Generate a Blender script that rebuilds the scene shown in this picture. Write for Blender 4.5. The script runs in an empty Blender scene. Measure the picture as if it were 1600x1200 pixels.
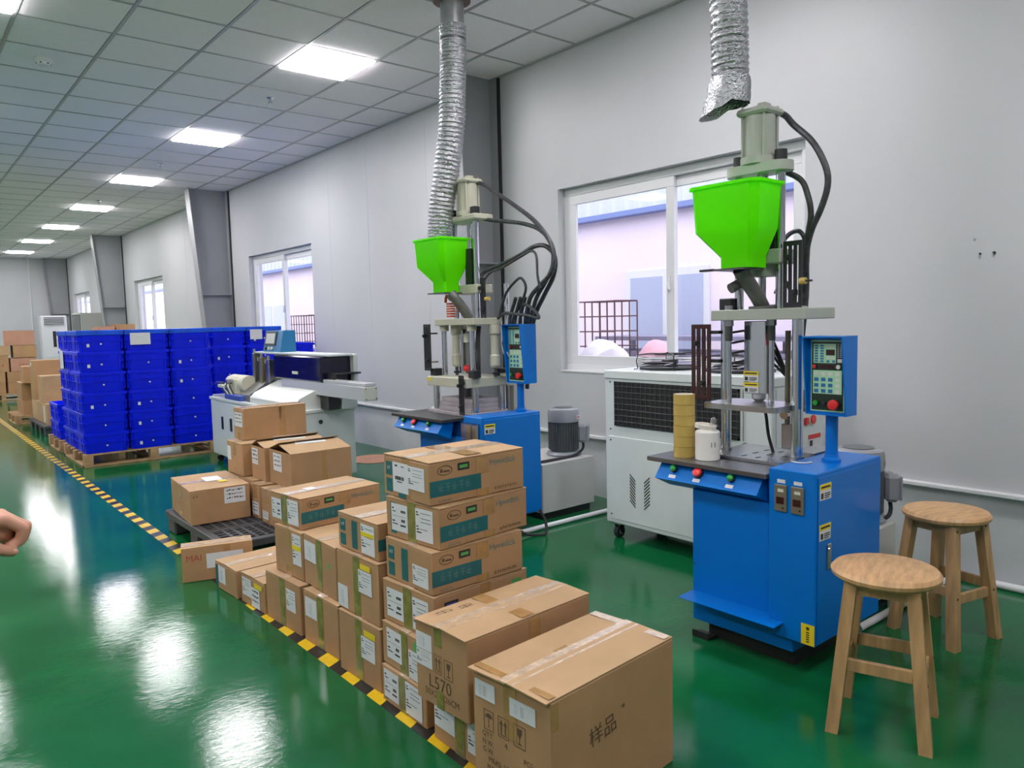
import bpy, bmesh, math, random
from mathutils import Vector, Matrix

random.seed(7)
scene = bpy.context.scene
COL = scene.collection
PI = math.pi

# ------------------------------------------------------------------ camera
def setup_camera():
    cam = bpy.data.cameras.new('camera')
    ob = bpy.data.objects.new('camera', cam)
    COL.objects.link(ob)
    cam.sensor_fit = 'HORIZONTAL'
    cam.sensor_width = 36.0
    cam.lens = 36.0 * 1180.7 / 1600.0
    cam.clip_start = 0.05
    cam.clip_end = 200
    yaw, pitch, roll = math.radians(39.603), math.radians(4.793), math.radians(1.358)
    fw = Vector((math.sin(yaw) * math.cos(pitch), math.cos(yaw) * math.cos(pitch), -math.sin(pitch)))
    r0 = Vector((math.cos(yaw), -math.sin(yaw), 0))
    d0 = fw.cross(r0)
    r = math.cos(roll) * r0 + math.sin(roll) * d0
    d = -math.sin(roll) * r0 + math.cos(roll) * d0
    up = -d
    M = Matrix((r, up, -fw)).transposed().to_4x4()
    M.translation = Vector((-4.281, -4.896, 1.412))
    ob.matrix_world = M
    scene.camera = ob
setup_camera()

# ------------------------------------------------------------------ world, exposure
world = bpy.data.worlds.new('overcast_sky')
scene.world = world
world.use_nodes = True
_bg = world.node_tree.nodes['Background']
_bg.inputs['Color'].default_value = (0.90, 0.90, 1.0, 1)
_bg.inputs['Strength'].default_value = 2.2
LAMP_STRENGTH = 23.0
vs = scene.view_settings
vs.view_transform = 'Standard'
vs.look = 'None'
vs.gamma = 1.0
vs.exposure = 0.70
scene.cycles.diffuse_bounces = 7
vs.use_curve_mapping = False

# ------------------------------------------------------------------ materials
MATS = {}
def mat(name, col, rough=0.5, metal=0.0, var=0.0, scale=8.0, bump=0.0, bscale=40.0, spec=0.5, coat=0.0, trans=0.0,
        rvar=0.0, stretch=None, objvar=0.0):
    if name in MATS:
        return MATS[name]
    m = bpy.data.materials.new(name)
    m.use_nodes = True
    nt = m.node_tree
    b = nt.nodes['Principled BSDF']
    b.inputs['Base Color'].default_value = (*col, 1)
    b.inputs['Roughness'].default_value = rough
    b.inputs['Metallic'].default_value = metal
    b.inputs['Specular IOR Level'].default_value = spec
    b.inputs['Coat Weight'].default_value = coat
    tc = nt.nodes.new('ShaderNodeTexCoord')
    src = tc.outputs['Object']
    if stretch:
        mp = nt.nodes.new('ShaderNodeMapping')
        mp.inputs['Scale'].default_value = stretch
        nt.links.new(src, mp.inputs['Vector'])
        src = mp.outputs['Vector']
    if var > 0 or rvar > 0:
        n = nt.nodes.new('ShaderNodeTexNoise')
        n.inputs['Scale'].default_value = scale
        n.inputs['Detail'].default_value = 5
        nt.links.new(src, n.inputs['Vector'])
        if var > 0:
            mr = nt.nodes.new('ShaderNodeMapRange')
            mr.inputs['From Min'].default_value = 0.3
            mr.inputs['From Max'].default_value = 0.7
            mr.inputs['To Min'].default_value = 1 - var
            mr.inputs['To Max'].default_value = 1 + var
            nt.links.new(n.outputs['Fac'], mr.inputs['Value'])
            val = mr.outputs['Result']
            if objvar > 0:
                oi = nt.nodes.new('ShaderNodeObjectInfo')
                m2 = nt.nodes.new('ShaderNodeMapRange')
                m2.inputs['To Min'].default_value = 1 - objvar
                m2.inputs['To Max'].default_value = 1 + objvar
                nt.links.new(oi.outputs['Random'], m2.inputs['Value'])
                mu = nt.nodes.new('ShaderNodeMath')
                mu.operation = 'MULTIPLY'
                nt.links.new(val, mu.inputs[0])
                nt.links.new(m2.outputs['Result'], mu.inputs[1])
                val = mu.outputs[0]
            hs = nt.nodes.new('ShaderNodeHueSaturation')
            hs.inputs['Color'].default_value = (*col, 1)
            nt.links.new(val, hs.inputs['Value'])
            nt.links.new(hs.outputs['Color'], b.inputs['Base Color'])
        if rvar > 0:
            mr = nt.nodes.new('ShaderNodeMapRange')
            mr.inputs['From Min'].default_value = 0.3
            mr.inputs['From Max'].default_value = 0.7
            mr.inputs['To Min'].default_value = max(0.02, rough - rvar)
            mr.inputs['To Max'].default_value = rough + rvar
            nt.links.new(n.outputs['Fac'], mr.inputs['Value'])
            nt.links.new(mr.outputs['Result'], b.inputs['Roughness'])
    if bump > 0:
        n2 = nt.nodes.new('ShaderNodeTexNoise')
        n2.inputs['Scale'].default_value = bscale
        n2.inputs['Detail'].default_value = 4
        nt.links.new(src, n2.inputs['Vector'])
        bp = nt.nodes.new('ShaderNodeBump')
        bp.inputs['Strength'].default_value = bump
        bp.inputs['Distance'].default_value = 0.01
        nt.links.new(n2.outputs['Fac'], bp.inputs['Height'])
        nt.links.new(bp.outputs['Normal'], b.inputs['Normal'])
    if trans > 0:
        out = nt.nodes['Material Output']
        t = nt.nodes.new('ShaderNodeBsdfTranslucent')
        t.inputs['Color'].default_value = (*[min(1, c * 1.3) for c in col], 1)
        mx = nt.nodes.new('ShaderNodeMixShader')
        mx.inputs[0].default_value = trans
        nt.links.new(b.outputs[0], mx.inputs[1])
        nt.links.new(t.outputs[0], mx.inputs[2])
        nt.links.new(mx.outputs[0], out.inputs['Surface'])
    MATS[name] = m
    return m

def emit(name, col, strength):
    m = bpy.data.materials.new(name)
    m.use_nodes = True
    nt = m.node_tree
    nt.nodes.remove(nt.nodes['Principled BSDF'])
    e = nt.nodes.new('ShaderNodeEmission')
    e.inputs['Color'].default_value = (*col, 1)
    e.inputs['Strength'].default_value = strength
    nt.links.new(e.outputs[0], nt.nodes['Material Output'].inputs['Surface'])
    MATS[name] = m
    return m

def glass(name, tint=(0.97, 0.97, 1.0), refl=0.03, rough=0.02):
    m = bpy.data.materials.new(name)
    m.use_nodes = True
    nt = m.node_tree
    nt.nodes.remove(nt.nodes['Principled BSDF'])
    t = nt.nodes.new('ShaderNodeBsdfTransparent')
    t.inputs['Color'].default_value = (*tint, 1)
    g = nt.nodes.new('ShaderNodeBsdfGlossy')
    g.inputs['Roughness'].default_value = rough
    mx = nt.nodes.new('ShaderNodeMixShader')
    mx.inputs[0].default_value = refl
    nt.links.new(t.outputs[0], mx.inputs[1])
    nt.links.new(g.outputs[0], mx.inputs[2])
    nt.links.new(mx.outputs[0], nt.nodes['Material Output'].inputs['Surface'])
    MATS[name] = m
    return m

def floor_material():
    m = mat('green_epoxy', (0.004, 0.110, 0.033), rough=0.08, var=0.22, scale=2.2, rvar=0.028, spec=0.36)
    nt = m.node_tree
    b = nt.nodes['Principled BSDF']
    tc = nt.nodes.new('ShaderNodeTexCoord')
    mp = nt.nodes.new('ShaderNodeMapping')
    mp.inputs['Scale'].default_value = (1.0, 2.2, 1.0)
    mp.inputs['Rotation'].default_value = (0, 0, 0.5)
    nt.links.new(tc.outputs['Object'], mp.inputs['Vector'])
    n = nt.nodes.new('ShaderNodeTexNoise')
    n.inputs['Scale'].default_value = 22
    n.inputs['Detail'].default_value = 6
    n.inputs['Roughness'].default_value = 0.65
    n.inputs['Distortion'].default_value = 1.2
    nt.links.new(mp.outputs['Vector'], n.inputs['Vector'])
    bp = nt.nodes.new('ShaderNodeBump')
    bp.inputs['Strength'].default_value = 0.04
    bp.inputs['Distance'].default_value = 0.01
    nt.links.new(n.outputs['Fac'], bp.inputs['Height'])
    nt.links.new(bp.outputs['Normal'], b.inputs['Normal'])
    return m

M_FLOOR = floor_material()
M_WALL = mat('wall_paint', (0.525, 0.535, 0.548), 0.45, var=0.03, scale=1.2)
M_PLINTH = mat('plinth_paint', (0.56, 0.575, 0.595), 0.6, var=0.08, scale=3)
M_CEIL = mat('ceiling_tile_board', (0.95, 0.885, 0.915), 0.8, var=0.02, scale=30, bump=0.15, bscale=300)
M_TBAR = mat('grid_bar', (0.45, 0.45, 0.45), 0.35, 0.3)
M_PVC = mat('white_pvc', (0.70, 0.71, 0.72), 0.3)
M_GREYCOL = mat('grey_column_paint', (0.29, 0.30, 0.31), 0.4, var=0.06, scale=2)
M_DARK = mat('dark_gap', (0.02, 0.02, 0.02), 0.6)
M_CARD = mat('cardboard', (0.42, 0.240, 0.114), 0.75, var=0.10, scale=5, bump=0.22, bscale=14, objvar=0.06)
M_CARD2 = mat('cardboard_pale', (0.46, 0.295, 0.155), 0.72, var=0.08, scale=6, bump=0.2, bscale=12, objvar=0.05)
M_CARDRED = mat('cardboard_reddish', (0.50, 0.26, 0.17), 0.75, var=0.08, scale=6, objvar=0.05)
M_CARDIN = mat('cardboard_inside', (0.36, 0.21, 0.11), 0.8, var=0.1)
M_TAPE = mat('brown_tape', (0.40, 0.225, 0.085), 0.18, var=0.15, scale=25, coat=0.4)
M_TAPEGREEN = mat('olive_tape', (0.23, 0.20, 0.05), 0.16, var=0.3, scale=30, coat=0.5)
M_CLEARTAPE = mat('clear_tape', (0.62, 0.47, 0.33), 0.12, var=0.2, scale=30, bump=0.5, bscale=90, coat=0.8)
M_PAPER = mat('white_paper', (0.68, 0.69, 0.71), 0.55, var=0.03, scale=20)
M_INK = mat('black_ink', (0.03, 0.025, 0.022), 0.6)
M_GREYINK = mat('grey_ink', (0.30, 0.32, 0.36), 0.6)
M_BROWNINK = mat('brown_ink', (0.11, 0.07, 0.04), 0.7)
M_REDINK = mat('red_ink', (0.42, 0.07, 0.05), 0.7)
M_TEAL = mat('teal_print', (0.012, 0.125, 0.135), 0.5, var=0.12, scale=9)
M_TEALINK = mat('pale_teal_ink', (0.09, 0.20, 0.19), 0.5)
M_GREENPRINT = mat('green_print', (0.09, 0.36, 0.09), 0.5)
M_BLUEPRINT = mat('blue_print', (0.05, 0.09, 0.40), 0.5)
M_YELLOW = mat('yellow_sticker', (0.80, 0.62, 0.02), 0.4, var=0.03)
M_HAZY = mat('hazard_yellow', (0.78, 0.52, 0.012), 0.35, var=0.12, scale=12)
M_HAZK = mat('hazard_black', (0.022, 0.020, 0.018), 0.35, var=0.3, scale=12)
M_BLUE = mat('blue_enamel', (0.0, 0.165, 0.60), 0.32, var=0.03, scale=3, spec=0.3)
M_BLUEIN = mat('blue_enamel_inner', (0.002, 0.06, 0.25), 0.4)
M_MACH = mat('grey_green_enamel', (0.41, 0.435, 0.375), 0.42, var=0.04, scale=6)
M_MACH1 = mat('cream_enamel', (0.48, 0.48, 0.375), 0.42, var=0.05, scale=6)
M_CHROME = mat('chrome', (0.62, 0.64, 0.67), 0.12, 1.0)
M_STEEL = mat('brushed_steel', (0.50, 0.50, 0.52), 0.28, 1.0, var=0.08, scale=20)
M_DSTEEL = mat('dark_steel', (0.12, 0.12, 0.125), 0.35, 0.7, var=0.1)
M_BLACK = mat('black_plastic', (0.018, 0.018, 0.02), 0.42)
M_RUBBER = mat('black_rubber', (0.022, 0.022, 0.024), 0.6)
M_HOSE = mat('black_hose', (0.045, 0.047, 0.052), 0.38, var=0.5, scale=45)
M_MAROON = mat('maroon_acrylic', (0.05, 0.012, 0.012), 0.25)
M_HOPPER = mat('green_hopper_plastic', (0.21, 0.95, 0.0), 0.38, trans=0.5, spec=0.3)
M_GUN = mat('cast_grey_metal', (0.17, 0.175, 0.16), 0.45, 0.6, var=0.15, scale=10)
M_CHILL = mat('pale_grey_enamel', (0.66, 0.71, 0.70), 0.35, var=0.02)
M_TANK = mat('tank_grey_enamel', (0.54, 0.54, 0.51), 0.4, var=0.05, scale=3)
M_MOTOR = mat('motor_grey', (0.115, 0.125, 0.13), 0.38, var=0.1)
M_MOTORL = mat('motor_cowl_grey', (0.27, 0.285, 0.31), 0.3, var=0.05)
M_CRATE = mat('blue_crate_plastic', (0.0, 0.014, 0.85), 0.36, var=0.10, scale=5, trans=0.12, spec=0.3)
M_RIMLIGHT = mat('azure_rim_light', (0.006, 0.115, 0.80), 0.34, var=0.25, scale=9, trans=0.2)  # light passing through the crate rim, put into a lighter azure
M_WOODP = mat('pallet_wood', (0.42, 0.26, 0.13), 0.8, var=0.25, scale=14, stretch=(1, 6, 1))
M_BLKPAL = mat('black_pallet_plastic', (0.05, 0.052, 0.056), 0.5, var=0.2, scale=8)
M_STOOL = mat('pine_wood', (0.53, 0.315, 0.145), 0.42, var=0.22, scale=7, stretch=(2, 9, 1.2))
M_STOOLLEG = mat('pine_leg_wood', (0.47, 0.28, 0.125), 0.45, var=0.25, scale=6, stretch=(6, 6, 0.8))
M_SCREW = mat('brown_plug', (0.16, 0.07, 0.03), 0.5)
M_FOIL = mat('aluminium_foil', (0.50, 0.51, 0.53), 0.27, 1.0, bump=1.0, bscale=90)
M_RUST = mat('rusty_flange', (0.20, 0.13, 0.11), 0.5, 0.5)
M_REDB = mat('red_button', (0.70, 0.03, 0.03), 0.3)
M_GREENB = mat('green_button', (0.02, 0.30, 0.04), 0.3)
M_LCD = mat('display_dark', (0.035, 0.008, 0.008), 0.15)
M_PANELG = mat('pale_green_panel', (0.38, 0.66, 0.42), 0.4)
M_PANELK = mat('dark_panel', (0.012, 0.028, 0.02), 0.3)
M_KEYB = mat('blue_key', (0.02, 0.16, 0.36), 0.4)
M_KEYW = mat('pale_key', (0.62, 0.64, 0.55), 0.4)
M_BRONZE = mat('bronze_timer', (0.25, 0.225, 0.16), 0.35, 0.5)
M_AMBER = mat('yellow_tape_roll', (0.64, 0.46, 0.13), 0.22, var=0.06, trans=0.15)
M_CORE = mat('cardboard_core', (0.75, 0.70, 0.62), 0.7)
M_ORANGE = mat('orange_plastic', (0.60, 0.12, 0.03), 0.4)
M_MOLD = mat('mould_plate', (0.40, 0.36, 0.38), 0.45, 0.2, var=0.15)
M_SCREENF = mat('dark_acrylic_cover', (0.008, 0.008, 0.03), 0.08)
M_BLUEHMI = mat('blue_screen_housing', (0.01, 0.16, 0.36), 0.35)
M_LCDON = mat('screen_face', (0.50, 0.53, 0.50), 0.3)
M_ALU = mat('aluminium_profile', (0.68, 0.69, 0.70), 0.35, 0.5)
M_BEIGE = mat('beige_casting', (0.62, 0.60, 0.47), 0.45, var=0.06)
M_OUTWALL = mat('neighbour_wall_paint', (0.80, 0.71, 0.78), 0.8, var=0.05, scale=0.7)
M_OUTROOF = mat('corrugated_sheet', (0.55, 0.60, 0.66), 0.5)
M_OUTBLUE = mat('blue_flashing', (0.16, 0.22, 0.45), 0.5)
M_OUTPANE = mat('bluish_pane', (0.42, 0.47, 0.60), 0.25)
M_OUTGND = mat('concrete_yard', (0.45, 0.44, 0.44), 0.9, var=0.1)
M_RUSTBAR = mat('rusty_bar', (0.10, 0.035, 0.04), 0.6)
M_SACKW = mat('white_sack', (0.75, 0.72, 0.74), 0.8, var=0.1)
M_SACKP = mat('pink_sack', (0.72, 0.40, 0.45), 0.8, var=0.1)
M_VIOLET = mat('violet_grey_steel', (0.30, 0.28, 0.38), 0.4, 0.3)
M_LAMP = emit('lamp_diffuser', (1.0, 0.955, 0.99), LAMP_STRENGTH)
M_GLASS = glass('window_glass')
M_CLEARPLASTIC = glass('clear_film', (0.86, 0.87, 0.9), 0.25, 0.15)
M_SKIN = mat('skin', (0.60, 0.30, 0.20), 0.5, var=0.05, scale=30)
M_SLEEVE = mat('dark_sleeve_cloth', (0.02, 0.02, 0.025), 0.85)

# ------------------------------------------------------------------ mesh helpers
class MB:
    """collects simple shapes, then becomes one mesh object"""
    def __init__(self):
        self.bm = bmesh.new()
    def box(self, c, s, rot=None, bev=0.0, taper=None):
        r = bmesh.ops.create_cube(self.bm, size=1.0)
        vs_ = r['verts']
        for v in vs_:
            f = 1.0
            if taper is not None and v.co.z < 0:
                f = taper
            v.co = Vector((v.co.x * s[0] * f, v.co.y * s[1] * f, v.co.z * s[2]))
        if bev > 0:
            es = list({e for v in vs_ for e in v.link_edges})
            rr = bmesh.ops.bevel(self.bm, geom=es, offset=bev, segments=1, affect='EDGES', profile=0.5)
            vs_ = list({v for f in rr['faces'] for v in f.verts} | {v for v in vs_ if v.is_valid})
        M = Matrix.Translation(Vector(c))
        if rot is not None:
            M = M @ (rot.to_4x4() if hasattr(rot, 'to_4x4') else Matrix.Rotation(rot, 4, 'Z'))
        bmesh.ops.transform(self.bm, matrix=M, verts=vs_)
        return self
    def bar(self, x0, x1, y0, y1, z0, z1, bev=0.0):
        return self.box(((x0 + x1) / 2, (y0 + y1) / 2, (z0 + z1) / 2), (abs(x1 - x0), abs(y1 - y0), abs(z1 - z0)), bev=bev)
    def cyl(self, p0, p1, r0, r1=None, n=16, caps=True):
        if r1 is None:
            r1 = r0
        p0, p1 = Vector(p0), Vector(p1)
        d = (p1 - p0)
        q = Vector((0, 0, 1)).rotation_difference(d.normalized()).to_matrix()
        A, B = [], []
        for i in range(n):
            a = 2 * PI * i / n
            o = Vector((math.cos(a), math.sin(a), 0))
            A.append(self.bm.verts.new(p0 + q @ (o * r0)))
            B.append(self.bm.verts.new(p1 + q @ (o * r1)))
        for i in range(n):
            j = (i + 1) % n
            self.bm.faces.new((A[i], A[j], B[j], B[i]))
        if caps:
            self.bm.faces.new(A[::-1])
            self.bm.faces.new(B)
        return self
    def lathe(self, prof, c=(0, 0, 0), n=24, axis='Z'):
        rings = []
        for (r, z) in prof:
            ring = []
            for i in range(n):
                a = 2 * PI * i / n
                if axis == 'Z':
                    p = Vector((r * math.cos(a), r * math.sin(a), z))
                elif axis == 'X':
                    p = Vector((z, r * math.cos(a), r * math.sin(a)))
                else:
                    p = Vector((r * math.sin(a), z, r * math.cos(a)))
                ring.append(self.bm.verts.new(p + Vector(c)))
            rings.append(ring)
        for a, b in zip(rings, rings[1:]):
            for i in range(n):
                j = (i + 1) % n
                self.bm.faces.new((a[i], a[j], b[j], b[i]))
        self.bm.faces.new(rings[0][::-1])
        self.bm.faces.new(rings[-1])
        return self
    def prism(self, poly, vec):
        """poly: 3D points of one face; extruded by vec"""
        vec = Vector(vec)
        A = [self.bm.verts.new(Vector(p)) for p in poly]
        B = [self.bm.verts.new(Vector(p) + vec) for p in poly]
        n = len(A)
        self.bm.faces.new(A[::-1])
        self.bm.faces.new(B)
        for i in range(n):
            j = (i + 1) % n
            self.bm.faces.new((A[i], A[j], B[j], B[i]))
        return self
    def loft(self, rings, cap=True):
        R = [[self.bm.verts.new(Vector(p)) for p in ring] for ring in rings]
        n = len(R[0])
        for a, b in zip(R, R[1:]):
            for i in range(n):
                j = (i + 1) % n
                self.bm.faces.new((a[i], a[j], b[j], b[i]))
        if cap:
            self.bm.faces.new(R[0][::-1])
            self.bm.faces.new(R[-1])
        return self
    def tube(self, pts, r, n=10, sub=6, rfun=None):
        P = catmull([Vector(p) for p in pts], sub)
        rings = []
        prev = None
        for i, p in enumerate(P):
            t = (P[min(i + 1, len(P) - 1)] - P[max(i - 1, 0)]).normalized()
            if prev is None:
                a = Vector((0, 0, 1)) if abs(t.z) < 0.9 else Vector((1, 0, 0))
                u = t.cross(a).normalized()
            else:
                u = (prev - t * prev.dot(t)).normalized()
            prev = u
            v = t.cross(u)
            rr = rfun(i, len(P)) if rfun else r
            rings.append([p + (u * math.cos(2 * PI * k / n) + v * math.sin(2 * PI * k / n)) *
                          (rr if not callable(rr) else rr(k)) for k in range(n)])
        return self.loft(rings)
    def quad(self, a, b, c, d):
        self.bm.faces.new([self.bm.verts.new(Vector(p)) for p in (a, b, c, d)])
        return self
    def sphere(self, c, r, sub=2, s=(1, 1, 1)):
        rr = bmesh.ops.create_icosphere(self.bm, subdivisions=sub, radius=1)
        for v in rr['verts']:
            v.co = Vector((v.co.x * r * s[0] + c[0], v.co.y * r * s[1] + c[1], v.co.z * r * s[2] + c[2]))
        return self
    def addmesh(self, me, M):
        b2 = bmesh.new()
        b2.from_mesh(me)
        bmesh.ops.transform(b2, matrix=M, verts=b2.verts)
        tmp = bpy.data.meshes.new('tmp')
        b2.to_mesh(tmp)
        b2.free()
        self.bm.from_mesh(tmp)
        bpy.data.meshes.remove(tmp)
        return self
    def build(self, name, m, parent=None, label=None, smooth=True, loc=None):
        bmesh.ops.recalc_face_normals(self.bm, faces=self.bm.faces)
        me = bpy.data.meshes.new(name)
        self.bm.to_mesh(me)
        self.bm.free()
        me.materials.append(m)
        if smooth:
            for p in me.polygons:
                p.use_smooth = True
            me.set_sharp_from_angle(angle=math.radians(32))
        return link(name, me, parent, label, loc)

def link(name, me, parent=None, label=None, loc=None):
    o = bpy.data.objects.new(name, me)
    COL.objects.link(o)
    if parent is not None:
        o.parent = parent
    if loc is not None:
        o.location = loc
    if label:
        o['label'] = label
    return o

def catmull(P, sub):
    if len(P) < 3:
        return P
    out = []
    Q = [P[0] * 2 - P[1]] + P + [P[-1] * 2 - P[-2]]
    for i in range(1, len(Q) - 2):
        a, b, c, d = Q[i - 1], Q[i], Q[i + 1], Q[i + 2]
        for k in range(sub):
            t = k / sub
            out.append(0.5 * ((2 * b) + (c - a) * t + (2 * a - 5 * b + 4 * c - d) * t * t + (3 * b - a - 3 * c + d) * t ** 3))
    out.append(P[-1])
    return out

def thing(name, label, cat, loc=(0, 0, 0), rz=0.0, group=None):
    o = bpy.data.objects.new(name, None)
    o.empty_display_size = 0.1
    COL.objects.link(o)
    o.location = loc
    o.rotation_euler = (0, 0, rz)
    o['label'] = label
    o['category'] = cat
    if group:
        o['group'] = group
    return o

def tag(o, label, cat, group=None):
    o['label'] = label
    o['category'] = cat
    if group:
        o['group'] = group
    return o

def struct(o):
    o['kind'] = 'structure'
    return o

TXT = {}
def text_mesh(s, size):
    key = (s, size)
    if key in TXT:
        return TXT[key]
    cu = bpy.data.curves.new('txt', 'FONT')
    cu.body = s
    cu.size = size
    cu.align_x = 'CENTER'
    cu.align_y = 'CENTER'
    cu.resolution_u = 2
    ob = bpy.data.objects.new('txt', cu)
    COL.objects.link(ob)
    bpy.context.view_layer.update()
    dg = bpy.context.evaluated_depsgraph_get()
    me = bpy.data.meshes.new_from_object(ob.evaluated_get(dg))
    COL.objects.unlink(ob)
    bpy.data.objects.remove(ob)
    TXT[key] = me
    return me

def frame_matrix(o, u, v):
    """maps text-plane x,y to u,v at point o"""
    u, v = Vector(u).normalized(), Vector(v).normalized()
    n = u.cross(v)
    M = Matrix((u, v, n)).transposed().to_4x4()
    M.translation = Vector(o)
    return M

# ------------------------------------------------------------------ room shell
CH = 3.527          # ceiling height
XL, YB, YF = -8.2, -8.0, 20.9
WINS = [(-2.50, -0.36), (4.23, 6.38), (10.93, 13.08), (17.78, 19.93)]
WZ0, WZ1 = 0.985, 2.46

fl = MB().bar(XL - 0.2, 0.2, YB - 0.2, YF + 0.2, -0.12, 0.0).build('floor', M_FLOOR)
struct(fl)

def build_right_wall():
    b = MB()
    ys = [YB - 0.2]
    for a, c in WINS:
        ys += [a, c]
    ys.append(YF + 0.2)
    for i in range(0, len(ys), 2):
        b.bar(0, 0.2, ys[i], ys[i + 1], 0.48, CH + 0.1)
    for a, c in WINS:
        b.bar(0, 0.2, a, c, 0.48, WZ0)
        b.bar(0, 0.2, a, c, WZ1, CH + 0.1)
    w = struct(b.build('wall_right', M_WALL))
    struct(MB().bar(0.012, 0.2, YB - 0.2, YF + 0.2, -0.02, 0.48).build('baseboard_right', M_PLINTH))
    # vertical seams between the wall panels: thin raised joint covers
    for k, y in enumerate((-5.3, -3.75, 1.55, 2.75, 3.7, 8.2, 9.4, 15.0, 16.3)):
        MB().bar(-0.0015, 0.0, y - 0.004, y + 0.004, 0.49, CH).build('panel_joint', M_WALL, w)
    # small holes and screw anchors in the wall near the right edge of the photo
    for (y, z, r) in ((-3.447, 1.692, 0.006), (-3.51, 1.692, 0.008)):
        MB().cyl((-0.004, y, z), (0.004, y, z), r, n=8).build('screw_anchor', M_BLACK, w)
        MB().box((-0.003, y + 0.004, z - 0.012), (0.003, 0.004, 0.02)).build('screw_anchor', M_GREYINK, w)
    MB().box((-0.001, -3.42, 1.765), (0.002, 0.012, 0.014)).build('wall_scuff', M_GREYINK, w)
    # trim ledge where the panels end above the plinth
    struct(MB().bar(-0.035, 0.012, YB, YF, 0.468, 0.492, bev=0.004).build('trim_1', M_PVC))
    return w
build_right_wall()
struct(MB().bar(XL - 0.2, XL, YB - 0.2, YF + 0.2, -0.02, CH + 0.1).build('wall_left', M_WALL))
struct(MB().bar(XL, 0.0, YB - 0.2, YB, -0.02, CH + 0.1).build('wall_back', M_WALL))
def far_wall():
    w = struct(MB().bar(XL, 0.0, YF, YF + 0.2, -0.02, CH + 0.1).build('wall_far', M_WALL))
    for k in range(9):
        x = -0.9 - k * 0.98
        MB().bar(x - 0.006, x + 0.006, YF - 0.006, YF, 0, CH).build('panel_joint', M_WALL, w)
    MB().cyl((-0.93, YF - 0.02, 0), (-0.93, YF - 0.02, CH), 0.018, n=8).build('conduit_pipe', M_PVC, w)
far_wall()

# suspended ceiling: backing, T-bars and single tiles
GX0 = -5.758 * 0.6
def build_ceiling():
    c = struct(MB().bar(XL - 0.2, 0.2, YB - 0.2, YF + 0.2, CH + 0.03, CH + 0.12).build('ceiling', M_DARK))
    bars = MB()
    i = -11
    xs = [GX0 + 0.6 * k for k in range(-10, 6)]
    for x in xs:
        bars.bar(x - 0.010, x + 0.010, YB, YF, CH - 0.004, CH + 0.03)
    for j in range(-13, 35):
        y = 0.6 * j
        bars.bar(XL, 0, y - 0.0085, y + 0.0085, CH - 0.003, CH + 0.028)
    bars.bar(-0.025, 0.0, YB, YF, CH - 0.012, CH + 0.02)
    bars.bar(XL, 0, YF - 0.025, YF, CH - 0.012, CH + 0.02)
    bars.build('grid_bar', M_TBAR, c)
    lights = set()
    for col in (-9, -5, -1, 3):
        for k in range(-2, 7):  # rearmost row unseen, added to brighten the near carton faces
            lights.add((col, 1 + 5 * k))
    full = MB().box((0, 0, 0), (0.576, 0.578, 0.016), bev=0.003)
    tmp = full.build('ceiling_tile', M_CEIL, c)
    me_full = tmp.data
    bpy.data.objects.remove(tmp)
    tmp = MB().box((0, 0, 0), (0.425, 0.578, 0.016), bev=0.003).build('ceiling_tile', M_CEIL, c)
    me_part = tmp.data
    bpy.data.objects.remove(tmp)
    rest = MB()
    for col in range(-11, 6):
        x0 = GX0 + 0.6 * col
        for j in range(-13, 35):
            if (col, j) in lights:
                continue
            last = col == 5
            cx = x0 + (0.24 if last else 0.3) if not last else (x0 + 0.012 + 0.425 / 2)
            p = (cx, 0.6 * j + 0.3, CH + 0.008 + random.uniform(-0.0015, 0.001))
            inview = (-2 <= col and j >= -4 and (0.6 * j + 0.3) < 20.8 and cx > -4.9 + 0.17 * max(0, 0.6 * j))
            if inview:
                link('ceiling_tile', me_part if last else me_full, c, loc=p)
            elif cx > XL:
                rest.box(p, (0.425 if last else 0.576, 0.578, 0.016))
    r = rest.build('ceiling_tile_field', M_CEIL, c)
    r['kind'] = 'stuff'
    # light panels
    fr = MB()
    for sx, sy, dx, dy in ((0, 0.288, 0.58, 0.012), (0, -0.288, 0.58, 0.012), (0.285, 0, 0.012, 0.57), (-0.285, 0, 0.012, 0.57)):
        fr.box((sx, sy, 0.006), (dx, dy, 0.022))
    names = ['nearest', 'second', 'third', 'fourth', 'fifth', 'sixth', 'farthest']
    fo = do = None
    for (col, j) in sorted(lights, key=lambda t: (-t[0], t[1])):
        x, y = GX0 + 0.6 * col + 0.3, 0.6 * j + 0.3
        if y > YF - 0.3 or y < YB + 0.3 or x < XL + 0.3:
            continue
        k = (j - 1) // 5
        if col == 3 and 0 <= k <= 6:
            lab = 'square white ceiling light panel, %s in the row along the window wall' % names[k]
            grp = 'ceiling lights in the row along the windows'
        elif col == -1 and k == 0:
            lab = 'square white ceiling light panel cut off at the top left corner'
            grp = None
        else:  # unseen panels, put in only to light the room
            lab = 'square white ceiling light panel outside the picture, there only to light the room'
            grp = 'ceiling lights out of view'
        t = thing('ceiling_light', lab, 'ceiling light', (x, y, CH), 0, grp)
        if fo is None:
            fo = fr.build('light_frame', M_PVC, t)
            do = MB().box((0, 0, -0.005), (0.560, 0.562, 0.026)).build('diffuser', M_LAMP, t)
        else:
            link('light_frame', fo.data, t)
            link('diffuser', do.data, t)
    return c
build_ceiling()

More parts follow.
